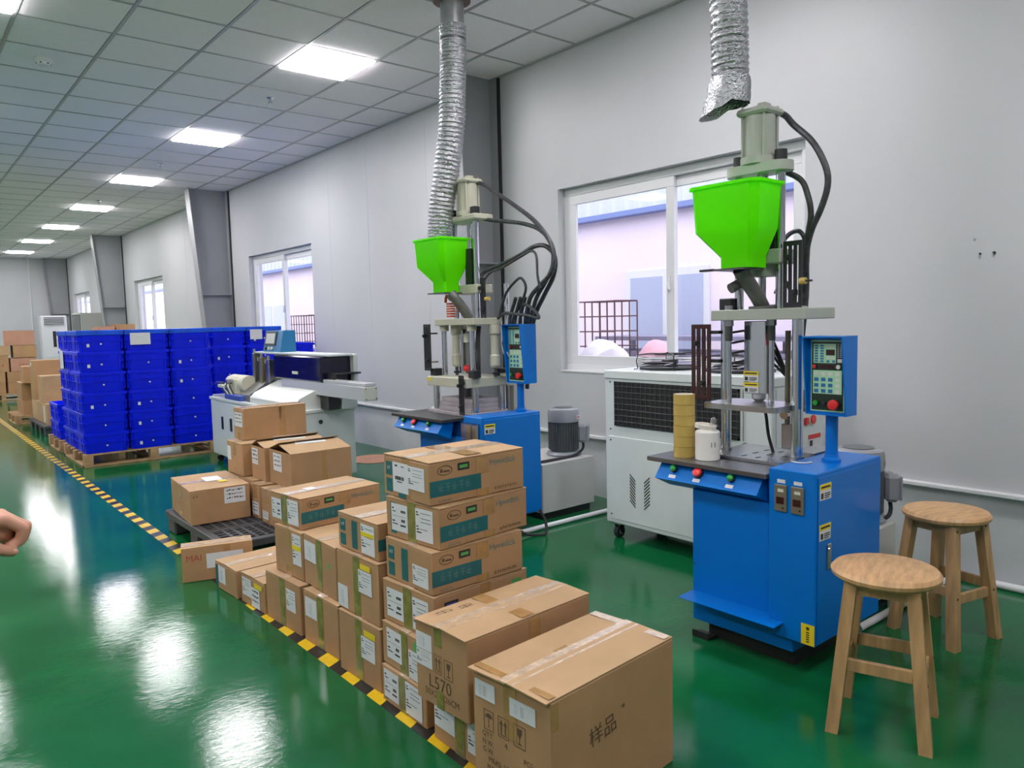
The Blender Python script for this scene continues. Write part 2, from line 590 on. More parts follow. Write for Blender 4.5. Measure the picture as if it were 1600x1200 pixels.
def sprinkler(x, y, lab):
    t = thing('sprinkler_head', lab, 'sprinkler', (x, y, CH), 0, 'sprinkler heads in the ceiling')
    MB().lathe([(0.032, 0.0), (0.034, -0.006), (0.02, -0.012), (0.012, -0.014)], n=14).build('escutcheon', M_CHROME, t)
    MB().cyl((0, 0, -0.012), (0, 0, -0.045), 0.009, n=8).build('stem', M_CHROME, t)
    b = MB()
    for s in (-1, 1):
        b.tube([(0.010 * s, 0, -0.035), (0.016 * s, 0, -0.05), (0.004 * s, 0, -0.066)], 0.003, n=6, sub=3)
    b.lathe([(0.017, -0.066), (0.017, -0.069), (0.006, -0.070)], n=12)
    b.build('deflector', M_CHROME, t)
sprinkler(-1.365, 2.05, 'small chrome sprinkler head nearest the camera, beside the first light panel')
sprinkler(-1.386, 5.58, 'small chrome sprinkler head between the second and third light panels')
sprinkler(-1.418, 9.05, 'small far sprinkler head above the fourth light panel')
def smoke_detector():
    t = thing('smoke_detector', 'round white smoke detector on the ceiling at upper left', 'smoke detector', (-3.17, 2.08, CH))
    MB().lathe([(0.062, 0), (0.064, -0.012), (0.055, -0.022), (0.05, -0.024)], n=20).build('base', M_PVC, t)
    MB().lathe([(0.046, -0.022), (0.05, -0.03), (0.045, -0.046), (0.03, -0.052)], n=20).build('housing', M_PVC, t)
    for k in range(6):
        a = 2 * PI * k / 6
        MB().box((0.047 * math.cos(a), 0.047 * math.sin(a), -0.037), (0.008, 0.014, 0.008), rot=a).build('vent_slot', M_BLACK, t)
smoke_detector()

# windows -----------------------------------------------------------
def build_window(n, y0, y1):
    t = bpy.data.objects.new('window_%d' % n, None)
    COL.objects.link(t)
    t.location = (0.10, (y0 + y1) / 2, WZ0)
    struct(t)
    W, H = y1 - y0, WZ1 - WZ0
    f = MB()
    fw_ = 0.06
    f.bar(-0.035, 0.035, -W / 2, W / 2, 0, fw_, bev=0.004)
    f.bar(-0.035, 0.035, -W / 2, W / 2, H - fw_, H, bev=0.004)
    f.bar(-0.035, 0.035, -W / 2, -W / 2 + fw_, fw_, H - fw_, bev=0.004)
    f.bar(-0.035, 0.035, W / 2 - fw_, W / 2, fw_, H - fw_, bev=0.004)
    f.build('window_frame', M_PVC, t)
    # two sliding sashes
    for k, (a, c, xo) in enumerate(((-W / 2 + fw_, 0.04, 0.014), (-0.045, W / 2 - fw_, -0.018))):
        s = MB()
        q = 0.072
        s.bar(xo - 0.014, xo + 0.014, a, c, fw_, fw_ + q, bev=0.003)
        s.bar(xo - 0.014, xo + 0.014, a, c, H - fw_ - q, H - fw_, bev=0.003)
        s.bar(xo - 0.014, xo + 0.014, a, a + q, fw_ + q, H - fw_ - q, bev=0.003)
        s.bar(xo - 0.014, xo + 0.014, c - q, c, fw_ + q, H - fw_ - q, bev=0.003)
        so = s.build('window_sash', M_PVC, t)
        MB().bar(xo - 0.003, xo + 0.003, a + q - 0.005, c - q + 0.005, fw_ + q - 0.005, H - fw_ - q + 0.005).build('pane', M_GLASS, so)
        if k == 1:
            h = MB()
            h.box((xo - 0.024, -0.005, H * 0.45), (0.02, 0.018, 0.10), bev=0.004)
            h.box((xo - 0.038, -0.005, H * 0.45 - 0.015), (0.014, 0.014, 0.05), bev=0.003)
            h.build('latch', M_PVC, so)
    MB().bar(-0.106, 0.0, -W / 2, W / 2, 0.0005, 0.012).build('window_sill', M_PVC, t)
for i, (a, c) in enumerate(WINS):
    build_window(i + 1, a, c)

# tapered steel wall columns ------------------------------------------
def column(yc, lab, top=0.59, bot=0.335):
    t = thing('steel_column', lab, 'column', (0, yc, 0), 0, 'tapered grey steel columns along the window wall')
    def xi(z):
        return -(bot + (top - bot) * z / CH)
    MB().prism([(-0.012, -0.004, 0), (xi(0), -0.004, 0), (xi(CH), -0.004, CH), (-0.012, -0.004, CH)], (0, 0.008, 0)).build('web', M_GREYCOL, t)
    for nm, fa in (('inner_flange', lambda z: xi(z)), ('wall_flange', lambda z: -0.014)):
        MB().prism([(fa(0), -0.1, 0), (fa(0) - 0.012, -0.1, 0), (fa(CH) - 0.012, -0.1, CH), (fa(CH), -0.1, CH)], (0, 0.2, 0)).build(nm, M_GREYCOL, t)
    for z in (1.92,):
        for s in (-1, 1):
            MB().bar(xi(z) + 0.002, -0.016, 0.004 * s, 0.095 * s, z - 0.006, z + 0.006).build('stiffener', M_GREYCOL, t)
    MB().bar(-0.022, -0.002, -0.125, -0.101, 0.49, CH).build('sealing_strip', M_DARK, t)
column(0.47, 'grey steel column behind the silver duct and first moulding machine', 0.43, 0.28)
column(7.18, 'grey tapered steel column left of the second window')
column(14.03, 'grey tapered steel column beside the third window')
column(20.68, 'grey steel column in the far corner of the room')

def conduit_bits():
    t = thing('wall_junction_box', 'small white junction box on the wall ledge between wire machine and black worktop', 'junction box', (-0.03, 1.45, 0.51))
    MB().box((0, 0, 0), (0.05, 0.13, 0.10), bev=0.008).build('box', M_PVC, t)
    MB().box((-0.027, 0, 0), (0.006, 0.105, 0.08), bev=0.002).build('cover', M_PVC, t)
    MB().cyl((-0.031, -0.03, 0.02), (-0.029, -0.03, 0.02), 0.006, n=8).build('screw', M_BLACK, t)
conduit_bits()

# hazard tape on the floor -------------------------------------------
def hazard_tape():
    t = thing('floor_hazard_tape', 'yellow and black striped tape line along the green floor', 'floor tape', (-2.925, 0, 0))
    w = 0.072
    L = 0.105
    y = -3.75
    base = []
    tmpA = MB().prism([(-w / 2, 0, 0.0006), (w / 2, 0.035, 0.0006), (w / 2, 0.035 + L, 0.0006), (-w / 2, L, 0.0006)], (0, 0, 0.0009)).build('tape_stripe', M_HAZY, t, smooth=False)
    tmpB = MB().prism([(-w / 2, 0, 0.0006), (w / 2, 0.035, 0.0006), (w / 2, 0.035 + L, 0.0006), (-w / 2, L, 0.0006)], (0, 0, 0.0009)).build('tape_stripe', M_HAZK, t, smooth=False)
    k = 0
    first = {0: tmpA, 1: tmpB}
    while y < 20.2:
        o = first.pop(k % 2, None)
        if o is None:
            o = link('tape_stripe', (tmpA if k % 2 == 0 else tmpB).data, t)
        o.location = (0, y, 0)
        y += L
        k += 1
hazard_tape()

# yard outside the windows --------------------------------------------
def outside():
    g = MB().bar(0.2, 14, -14, 40, -0.3, -0.12).build('yard_ground', M_OUTGND)
    struct(g)
    t = thing('neighbour_building', 'pale pink building with corrugated sheet seen through the windows', 'building', (4.0, 10, -0.12))
    MB().bar(0, 0.3, -24, 30, 0, 3.3).build('wall', M_OUTWALL, t)
    # corrugated sheet band (one rolled sheet run)
    r2 = MB()
    pts = []
    for k in range(-96, 120):
        y = k * 0.25
        pts += [(-0.10, y), (-0.14, y + 0.05), (-0.14, y + 0.12), (-0.10, y + 0.17)]
    lo = [r2.bm.verts.new((x, y, 3.03)) for x, y in pts]
    hi = [r2.bm.verts.new((x, y, 5.0)) for x, y in pts]
    for i in range(len(pts) - 1):
        r2.bm.faces.new((lo[i], lo[i + 1], hi[i + 1], hi[i]))
    r2.build('corrugated_sheet', M_OUTROOF, t, smooth=False)
    MB().bar(-0.18, 0.0, -24, 30, 2.96, 3.03).build('flashing', M_OUTBLUE, t)
    for (y0, y1) in ((-8.96, -7.54), (-4.2, -2.6), (4.4, 6.2), (10.5, 12.5)):
        w = MB()
        z0, z1 = 0.95, 2.19
        w.bar(-0.03, 0.0, y0, y1, z0, z1)
        wo = w.build('window', M_PVC, t)
        m = (y0 + y1) / 2
        for a, c in ((y0 + 0.09, m - 0.05), (m + 0.05, y1 - 0.09)):
            MB().bar(-0.036, -0.030, a, c, z0 + 0.1, z1 - 0.1).build('pane', M_OUTPANE, wo)
    # bar cage pallets
    def cage(y, lab, cols=5):
        c = thing('wire_cage', lab, 'cage', (2.4, y, -0.12), 0, 'rusty wire cages in the yard')
        for x in (0, 0.4):
            for k in range(cols + 1):
                MB().cyl((x, k * 0.124, 0), (x, k * 0.124, 1.74), 0.009, n=6).build('upright_bar', M_RUSTBAR, c)
            for k in range(10):
                MB().cyl((x, 0, 0.1 + k * 0.182), (x, cols * 0.124, 0.1 + k * 0.182), 0.009, n=6).build('cross_bar', M_RUSTBAR, c)
        for z in (0.1, 0.92, 1.74):
            for yy in (0, cols * 0.124):
                MB().cyl((0, yy, z), (0.4, yy, z), 0.009, n=6).build('cross_bar', M_RUSTBAR, c)
    cage(1.24, 'rusty wire cage outside the near window, beside its left jamb')
    cage(9.6, 'rusty wire cage outside the second window', 9)
    s = thing('metal_bench', 'long violet grey steel rack outside the near window', 'rack', (2.9, -0.6, -0.12))
    MB().bar(0, 0.7, -1.6, 2.65, 1.25, 1.30).build('shelf', M_VIOLET, s)
    MB().bar(0, 0.7, -1.6, 2.65, 1.07, 1.12).build('shelf', M_VIOLET, s)
    for y in (-1.5, 0.3, 2.58):
        for x in (0.04, 0.66):
            MB().bar(x - 0.03, x + 0.03, y - 0.03, y + 0.03, 0, 1.25).build('leg', M_VIOLET, s)
    def sack(y, m, lab, r):
        b = MB().sphere((0, 0, 0.28), 1.0, 3, (0.22, r, 0.28))
        for v in b.bm.verts:
            v.co += Vector((math.sin(v.co.y * 23 + v.co.z * 17), math.sin(v.co.x * 19 + v.co.z * 13), math.sin(v.co.y * 15))) * 0.015
        o = b.build('filled_sack', m)
        o.location = (1.35, y, 0.64)
        tag(o, lab, 'sack')
    b = MB().bar(-0.35, 0.45, -1.2, 1.2, 0, 0.74, bev=0.02).build('yard_plinth', M_OUTGND)
    b.location = (1.35, 0.0, -0.12)
    tag(b, 'low concrete block under the sacks outside the near window', 'block')
    sack(0.42, M_SACKW, 'white filled sack outside the near window', 0.30)
    sack(-0.28, M_SACKP, 'pink filled sack outside the near window', 0.2)
outside()

# ------------------------------------------------------------------ cartons
def face_frame(face, w, d, h):
    if face == 'F':
        return Vector((-d / 2, w / 2, 0)), Vector((0, -w, 0)), Vector((0, 0, h)), Vector((-1, 0, 0))
    if face == 'S':
        return Vector((-d / 2, -w / 2, 0)), Vector((d, 0, 0)), Vector((0, 0, h)), Vector((0, -1, 0))
    return Vector((-d / 2, w / 2, h)), Vector((0, -w, 0)), Vector((d, 0, 0)), Vector((0, 0, 1))

def decal_quad(b, fr, u0, v0, u1, v1, off, th=0.0006, jit=0.0, skew=0.0):
    o, U, V, n = fr
    P = []
    for (u, v) in ((u0, v0), (u1, v0 + skew), (u1, v1 + skew), (u0, v1)):
        P.append(o + U * u + V * v + n * off)
    b.prism(P, n * th)

def prints(fr, u0, v0, u1, v1, kind, off, parent, rnd):
    """rows of small print on a paper label"""
    b = MB()
    du, dv = u1 - u0, v1 - v0
    if kind == 'rows':
        for (a, c, e, g) in ((.05, .86, .16, .90), (.05, .78, .20, .82), (.05, .42, .16, .46), (.05, .33, .20, .37), (.05, .24, .34, .28), (.3, .86, .9, .875), (.3, .7, .85, .715), (.3, .58, .9, .595), (.25, .36, .7, .375)):
            decal_quad(b, fr, u0 + du * a, v0 + dv * c, u0 + du * e, v0 + dv * g, off, 0.0003)
    elif kind == 'big':
        for (a, c, e, g) in ((.06, .80, .16, .86), (.08, .70, .28, .735), (.60, .70, .68, .79), (.70, .70, .78, .79), (.80, .70, .88, .79), (.06, .34, .22, .39), (.62, .36, .72, .46), (.74, .36, .84, .46), (.06, .24, .40, .275), (.55, .20, .88, .26), (.06, .55, .9, .558)):
            decal_quad(b, fr, u0 + du * a, v0 + dv * c, u0 + du * e, v0 + dv * g, off, 0.0003)
    elif kind == 'barcode':
        decal_quad(b, fr, u0 + du * .15, v0 + dv * .86, u0 + du * .32, v0 + dv * .92, off, 0.0003)
        decal_quad(b, fr, u0 + du * .55, v0 + dv * .87, u0 + du * .75, v0 + dv * .90, off, 0.0003)
        x = .15
        while x < .72:
            ww = rnd.choice((.012, .02, .03))
            decal_quad(b, fr, u0 + du * x, v0 + dv * .42, u0 + du * (x + ww), v0 + dv * .54, off, 0.0003)
            x += ww + rnd.choice((.012, .02))
        decal_quad(b, fr, u0 + du * .28, v0 + dv * .34, u0 + du * .6, v0 + dv * .37, off, 0.0003)
    elif kind == 'scrawl':
        for r_ in range(3):
            vv = .80 - r_ * .25
            a = .12
            while a < .85:
                ww = rnd.uniform(.03, .09)
                decal_quad(b, fr, u0 + du * a, v0 + dv * (vv + rnd.uniform(-.03, .03)), u0 + du * (a + ww), v0 + dv * (vv + rnd.uniform(.05, .10)), off, 0.0003)
                a += ww + rnd.uniform(.015, .05)
    elif kind == 'tiny':
        for k in range(6):
            decal_quad(b, fr, u0 + du * .42, v0 + dv * (.2 + k * .1), u0 + du * .56, v0 + dv * (.23 + k * .1), off, 0.0003)
            decal_quad(b, fr, u0 + du * .18, v0 + dv * (.21 + k * .1), u0 + du * .34, v0 + dv * (.22 + k * .1), off, 0.0003)
    b.build('print', M_INK if kind != 'tiny' else M_GREYINK, parent, smooth=False)

def symbol(fr, kind, u, v, su, sv, off, parent, m=M_BROWNINK):
    """shipping symbols in a thin square outline"""
    b = MB()
    def q(a, c, e, g):
        decal_quad(b, fr, u + su * a, v + sv * c, u + su * e, v + sv * g, off, 0.0003)
    def poly(pts):
        o, U, V, n = fr
        b.prism([o + U * (u + su * a) + V * (v + sv * c) + n * off for a, c in pts], n * 0.0003)
    q(0, 0, 1, .03); q(0, .97, 1, 1); q(0, .03, .04, .97); q(.96, .03, 1, .97)
    if kind == 'arrows':
        for x in (.3, .7):
            poly([(x - .18, .62), (x + .18, .62), (x, .88)])
            q(x - .06, .2, x + .06, .62)
        q(.14, .12, .86, .16)
    elif kind == 'glass':
        poly([(.28, .85), (.72, .85), (.70, .62), (.56, .48), (.44, .48), (.30, .62)])
        q(.47, .2, .53, .5); q(.32, .14, .68, .19)
    else:
        pts = [(.15, .62)] + [(.5 + .37 * math.cos(PI - PI * k / 8), .62 + .22 * math.sin(PI * k / 8)) for k in range(1, 8)] + [(.87, .62)]
        poly(pts)
        q(.48, .2, .52, .62); q(.40, .16, .52, .20)
    b.build('handling_symbol', m, parent, smooth=False)

def carton(label, x0, y, rot, w, d, h, z0, decals=(), flaps='closed', m=None, top_open=0.0, tape=True, front_tape='brown',
           overhang=0.0, group=None, name='cardboard_box', seed=None, body_parts=True):
    m = m or M_CARD
    rnd = random.Random(seed if seed is not None else hash((round(x0, 3), round(y, 3), round(z0, 3))) % 9999)
    r = math.radians(rot)
    cx, cy = x0 + math.cos(r) * d / 2, y + math.sin(r) * d / 2
    t = thing(name, label, 'cardboard box', (cx, cy, z0), r, group)
    hb = h - 0.006
    if flaps == 'closed':
        b = MB().box((0, 0, hb / 2), (d, w, hb), bev=0.004)
        for v in b.bm.verts:
            if v.co.z > 0.02:
                v.co.x += rnd.uniform(-0.0015, 0.0015)
        b.build('body', m, t)
        for s in (-1, 1):
            a = top_open * rnd.uniform(0.5, 1.0)
            f = MB().box((-overhang / 2, 0, 0), (d + overhang, w / 2 - 0.003, 0.004))
            rise = math.tan(a) * (w / 4)
            Mx = Matrix.Translation((0, s * (w / 4 + 0.001), hb + 0.003 + rise)) @ Matrix.Rotation(-s * a, 4, 'X')
            bmesh.ops.transform(f.bm, matrix=Mx, verts=f.bm.verts)
            f.build('top_flap', M_CARD2 if m is M_CARD else m, t, smooth=False)
    else:
        b = MB()
        tk = 0.005
        b.bar(-d / 2, d / 2, -w / 2, w / 2, 0, tk)
        b.bar(-d / 2, -d / 2 + tk, -w / 2, w / 2, tk, hb)
        b.bar(d / 2 - tk, d / 2, -w / 2, w / 2, tk, hb)
        b.bar(-d / 2 + tk, d / 2 - tk, -w / 2, -w / 2 + tk, tk, hb)
        b.bar(-d / 2 + tk, d / 2 - tk, w / 2 - tk, w / 2, tk, hb)
        b.build('body', m, t)
        MB().bar(-d / 2 + 0.01, d / 2 - 0.01, -w / 2 + 0.01, w / 2 - 0.01, tk, hb * 0.75).build('packed_contents', M_CARDIN, t)
        for s, ang in ((-1, flaps[0]), (1, flaps[1])):
            f = MB().box((0, -s * w * 0.26, 0), (d, w * 0.52, 0.004))
            Mx = Matrix.Translation((0, s * w / 2, hb + 0.002)) @ Matrix.Rotation(-s * math.radians(ang), 4, 'X')
            bmesh.ops.transform(f.bm, matrix=Mx, verts=f.bm.verts)
            fo = f.build('top_flap', M_CARD2, t, smooth=False)
            p = MB().box((0, -s * w * 0.47, 0.0035), (d * 0.5, w * 0.09, 0.002), rot=0.06 * s)
            bmesh.ops.transform(p.bm, matrix=Mx, verts=p.bm.verts)
            p.build('paper_strip', M_PAPER, fo, smooth=False)
    if tape and flaps == 'closed':
        tb = MB()
        tb.bar(-d / 2 - overhang, d / 2, -0.028, 0.028, h + 0.0002 + math.tan(top_open) * w / 4, h + 0.001 + math.tan(top_open) * w / 4)
        tb.build('packing_tape', M_CLEARTAPE, t, smooth=False)
        if front_tape:
            fm = M_TAPE if front_tape == 'brown' else M_TAPEGREEN
            fr = face_frame('F', w, d, hb)
            for va, vb in (((0.60, 1.0), (0.0, 0.22)) if front_tape == 'brown' else ((0.02, 1.0),)):
                b = MB()
                decal_quad(b, fr, 0.5 - 0.026 / w, va, 0.5 + 0.026 / w, vb, 0.0004)
                b.build('packing_tape', fm, t, smooth=False)
    for dc in decals:
        kind, face = dc[0], dc[1]
        fr = face_frame(face, w, d, hb if face != 'T' else h + 0.001)
        if kind == 'label':
            u0, v0, u1, v1, pk = dc[2:7]
            sk = dc[7] if len(dc) > 7 else 0.0
            b = MB()
            decal_quad(b, fr, u0, v0, u1, v1, 0.0014, 0.0006, skew=sk)
            lo = b.build('shipping_label', M_PAPER, t, 'white paper label', smooth=False)
            if pk:
                prints(fr, u0, v0, u1, v1, pk, 0.0022, lo, rnd)
        elif kind == 'sticker':
            u0, v0, u1, v1, mm = dc[2:7]
            b = MB()
            decal_quad(b, fr, u0, v0, u1, v1, 0.0026, 0.0005)
            b.build('sticker', mm, t, smooth=False)
        elif kind == 'panel':
            u0, v0, u1, v1, mm = dc[2:7]
            b = MB()
            decal_quad(b, fr, u0, v0, u1, v1, 0.0006, 0.0003)
            b.build('printed_panel', mm, t, smooth=False)
        elif kind == 'frame':
            u0, v0, u1, v1, mm = dc[2:7]
            b = MB()
            decal_quad(b, fr, u0, v0, u1, v1, 0.0006, 0.0003)
            po = b.build('printed_panel', M_INK, t, smooth=False)
            b = MB()
            du, dv = 0.008 / d, 0.008 / h
            decal_quad(b, fr, u0 + du, v0 + dv, u1 - du, v1 - dv, 0.001, 0.0003)
            b.build('printed_fill', mm, po, smooth=False)
        elif kind == 'text':
            u, v, size, s, mm = dc[2:7]
            ang = dc[7] if len(dc) > 7 else 0.0
            o, U, V, n = fr
            M = frame_matrix(o + U * u + V * v + n * 0.0012, U, V) @ Matrix.Rotation(ang, 4, 'Z')
            MB().addmesh(text_mesh(s, size), M).build('lettering', mm, t, smooth=False)
        elif kind == 'symbol':
            symbol(fr, dc[2], dc[3], dc[4], dc[5], dc[6], 0.0008, t)
        elif kind == 'scribble':
            u0, v0, u1, v1, mm = dc[2:7]
            n_ = dc[7] if len(dc) > 7 else 5
            b = MB()
            for k in range(n_):
                a = u0 + (u1 - u0) * (k + 0.1) / n_
                c = u0 + (u1 - u0) * (k + 0.8) / n_
                m_ = (a + c) / 2
                vm = (v0 + v1) / 2
                dv = v1 - v0
                du = (c - a)
                decal_quad(b, fr, a, vm - dv * .04, c, vm + dv * .04, 0.001, 0.0003)
                decal_quad(b, fr, m_ - du * .07, v0, m_ + du * .07, v1, 0.001, 0.0003)
                if k % 2:
                    decal_quad(b, fr, a, v0 + dv * .85, c, v0 + dv * .93, 0.001, 0.0003)
                else:
                    decal_quad(b, fr, a + du * .1, v0 + dv * .12, c - du * .1, v0 + dv * .2, 0.001, 0.0003)
                    decal_quad(b, fr, a, v0 + dv * .2, a + du * .12, v0 + dv * .8, 0.001, 0.0003)
            b.build('lettering', mm, t, smooth=False)
        elif kind == 'ellipse':
            u, v, su, sv, mm = dc[2:7]
            o, U, V, n = fr
            b = MB()
            N = 20
            for k in range(N):
                a0, a1 = 2 * PI * k / N, 2 * PI * (k + 1) / N
                P = [o + U * (u + su * math.cos(a)) + V * (v + sv * math.sin(a)) + n * 0.0008 for a in (a0, a1)] + \
                    [o + U * (u + su * .9 * math.cos(a)) + V * (v + sv * .86 * math.sin(a)) + n * 0.0008 for a in (a1, a0)]
                b.prism(P, n * 0.0003)
            decal_quad(b, fr, u - su * .6, v - sv * .35, u - su * .3, v + sv * .35, 0.0008, 0.0003)
            decal_quad(b, fr, u - su * .2, v - sv * .35, u + su * .65, v + sv * .0, 0.0008, 0.0003)
            b.build('logo', mm, t, smooth=False)
        elif kind == 'disc':
            u, v, su, sv, mm = dc[2:7]
            o, U, V, n = fr
            b = MB()
            b.prism([o + U * (u + su * math.cos(2 * PI * k / 20)) + V * (v + sv * math.sin(2 * PI * k / 20)) + n * 0.0008 for k in range(20)], n * 0.0004)
            b.build('printed_disc', mm, t, smooth=False)
        elif kind == 'tape':
            u0, v0, u1, v1, mm = dc[2:7]
            b = MB()
            decal_quad(b, fr, u0, v0, u1, v1, 0.0011, 0.0003)
            b.build('packing_tape', mm, t, smooth=False)
    return t

SIDE_PRINT = [('panel', 'S', 0.0, 0.20, 0.52, 0.58, M_TEAL), ('scribble', 'S', 0.08, 0.30, 0.42, 0.50, M_TEALINK, 5),
              ('ellipse', 'S', 0.15, 0.80, 0.075, 0.12, M_BROWNINK), ('frame', 'S', 0.28, 0.74, 0.40, 0.92, M_GREENPRINT),
              ('text', 'S', 0.76, 0.80, 0.034, 'Hyvedick', M_TEALINK), ('scribble', 'S', 0.66, 0.10, 0.92, 0.18, M_BROWNINK, 9),
              ('scribble', 'S', 0.08, 0.05, 0.22, 0.12, M_TEALINK, 5), ('tape', 'S', 0.47, 0.58, 0.60, 0.995, M_TAPE), ('tape', 'S', 0.47, 0.005, 0.60, 0.20, M_TAPE)]
def squares(v=0.0):
    return [('panel', 'F', 0.06, 0.52, 0.20, 0.86, M_TEAL), ('panel', 'F', 0.06, 0.10, 0.20, 0.44, M_TEAL),
            ('scribble', 'F', 0.09, 0.66, 0.17, 0.76, M_PAPER, 2), ('scribble', 'F', 0.09, 0.2, 0.17, 0.3, M_TEALINK, 2)]
BAMBOO = [('panel', 'F', 0.36, 0.10, 0.50, 0.90, M_TEAL), ('panel', 'F', 0.40, 0.12, 0.42, 0.88, M_TAPEGREEN), ('panel', 'F', 0.45, 0.2, 0.465, 0.85, M_TAPEGREEN)]

def cartons():
    A = carton
    # nearest two large boxes
    A('large crumpled brown carton in front with umbrella and arrow symbols, nearest the camera', -3.010, -3.317, 4.2, 0.316, 0.561, 0.410, 0.0,
      [('label', 'F', 0.04, 0.80, 0.31, 0.93, 'tiny'), ('label', 'F', 0.50, 0.78, 0.82, 0.91, 'tiny'),
       ('symbol', 'F', 'rain', 0.15, 0.58, 0.13, 0.15), ('symbol', 'F', 'arrows', 0.34, 0.58, 0.14, 0.15), ('symbol', 'F', 'glass', 0.54, 0.575, 0.15, 0.16),
       ('text', 'F', 0.44, 0.53, 0.026, '4', M_BROWNINK), ('text', 'F', 0.20, 0.545, 0.022, 'QTY.', M_BROWNINK), ('text', 'F', 0.20, 0.485, 0.022, 'N.W.', M_BROWNINK),
       ('text', 'F', 0.20, 0.425, 0.022, 'G.W.', M_BROWNINK), ('text', 'F', 0.36, 0.365, 0.022, 'MEAS. 58.5', M_BROWNINK), ('text', 'F', 0.32, 0.305, 0.022, 'MADE IN', M_BROWNINK),
       ('text', 'F', 0.72, 0.49, 0.022, 'PCS', M_BROWNINK), ('text', 'F', 0.72, 0.43, 0.022, 'KGS', M_BROWNINK), ('text', 'F', 0.72, 0.37, 0.022, 'KGS', M_BROWNINK),
       ('text', 'S', 0.38, 0.60, 0.062, '\u6837\u54c1', M_BROWNINK, 0.12), ('scribble', 'S', 0.53, 0.69, 0.57, 0.72, M_BROWNINK, 1),
       ('tape', 'T', 0.36, 0.40, 0.64, 0.50, M_TAPE), ('tape', 'T', 0.02, 0.0, 0.98, 0.045, M_TAPE), ('tape', 'T', 0.02, 0.93, 0.98, 0.99, M_CLEARTAPE),
       ('tape', 'S', 0.0, 0.80, 0.05, 0.98, M_TAPE)], overhang=0.018, top_open=0.045, m=M_CARD, seed=1)
    A('small labelled carton pinned under the tall box marked L570', -2.932, -2.955, 0, 0.30, 0.56, 0.186, 0.0,
      [('label', 'F', 0.03, 0.30, 0.42, 0.98, 'rows'), ('label', 'F', 0.66, 0.22, 0.98, 0.90, 'rows'), ('tape', 'F', 0.43, 0.0, 0.60, 1, M_TAPEGREEN)], seed=2)
    A('tall brown carton printed L570 with arrow and glass symbols', -3.003, -2.968, 3.2, 0.268, 0.555, 0.268, 0.187,
      [('label', 'F', 0.02, 0.66, 0.33, 0.87, 'tiny'), ('label', 'F', 0.02, 0.45, 0.33, 0.65, 'rows'),
       ('symbol', 'F', 'arrows', 0.37, 0.44, 0.14, 0.23), ('symbol', 'F', 'glass', 0.56, 0.42, 0.16, 0.24),
       ('text', 'F', 0.47, 0.30, 0.060, 'L570', M_BROWNINK), ('text', 'F', 0.50, 0.155, 0.03, '50X29X26CM', M_BROWNINK),
       ('tape', 'F', 0.38, 0.78, 0.53, 1.0, M_TAPEGREEN), ('tape', 'F', 0.40, 0.0, 0.54, 0.22, M_TAPEGREEN),
       ('tape', 'T', 0.02, 0.42, 0.98, 0.52, M_TAPE), ('tape', 'S', 0.47, 0.66, 0.56, 0.99, M_TAPE), ('scribble', 'T', 0.1, 0.10, 0.2, 0.22, M_BROWNINK, 2), ('scribble', 'T', 0.14, 0.26, 0.24, 0.36, M_BROWNINK, 3),
       ('panel', 'T', 0.475, 0.06, 0.505, 0.90, M_DARK)], front_tape=None, top_open=0.05, overhang=0.008, seed=3)
    # six-box stack with teal print
    A('lowest small carton of the six-box teal stack, on the striped tape', -2.926, -2.600, 0, 0.30, 0.43, 0.140, 0.0,
      [('panel', 'F', 0.05, 0.1, 0.14, 0.9, M_TEAL), ('label', 'F', 0.06, 0.16, 0.40, 0.96, 'big'), ('label', 'F', 0.56, 0.10, 0.92, 0.98, 'rows'), ('panel', 'F', 0.41, 0.1, 0.50, 0.9, M_TEAL)], front_tape='green', seed=4)
    A('fifth carton down in the six-box teal stack, with round green sticker', -2.914, -2.592, 0, 0.30, 0.43, 0.162, 0.141,
      [('label', 'F', 0.12, 0.20, 0.46, 0.93, 'big'), ('label', 'F', 0.62, 0.02, 0.92, 0.70, 'rows'), ('disc', 'F', 0.80, 0.82, 0.075, 0.14, M_GREENPRINT)], front_tape='green', seed=5)
    A('fourth carton down in the six-box stack, with blue and purple side print', -2.892, -2.595, 3.5, 0.317, 0.449, 0.157, 0.3035,
      [('label', 'F', 0.09, 0.14, 0.42, 0.86, 'big'), ('label', 'F', 0.60, 0.10, 0.90, 0.88, 'rows'), ('frame', 'S', 0.10, 0.55, 0.24, 0.85, M_BLUEPRINT),
       ('disc', 'S', 0.68, 0.42, 0.10, 0.30, M_BLUEPRINT), ('panel', 'S', 0.82, 0.66, 0.93, 0.86, M_GREENPRINT), ('tape', 'S', 0.47, 0.0, 0.58, 1, M_TAPE)], front_tape='green', seed=6)
    A('third teal-printed carton from the top of the six-box stack', -2.879, -2.587, 1.0, 0.302, 0.421, 0.154, 0.4612,
      squares() + BAMBOO + [('label', 'F', 0.60, 0.12, 0.93, 0.62, 'rows')] + SIDE_PRINT, front_tape=None, seed=7)
    A('second teal-printed carton from the top, turned slightly askew in its stack', -2.854, -2.585, 5.6, 0.314, 0.438, 0.152, 0.6155,
      [('panel', 'F', 0.09, 0.12, 0.20, 0.92, M_TEAL), ('label', 'F', 0.11, 0.20, 0.42, 0.90, 'big'), ('panel', 'F', 0.425, 0.05, 0.50, 0.92, M_TEAL), ('label', 'F', 0.57, 0.12, 0.88, 0.92, 'rows')] + SIDE_PRINT, front_tape='green', seed=8)
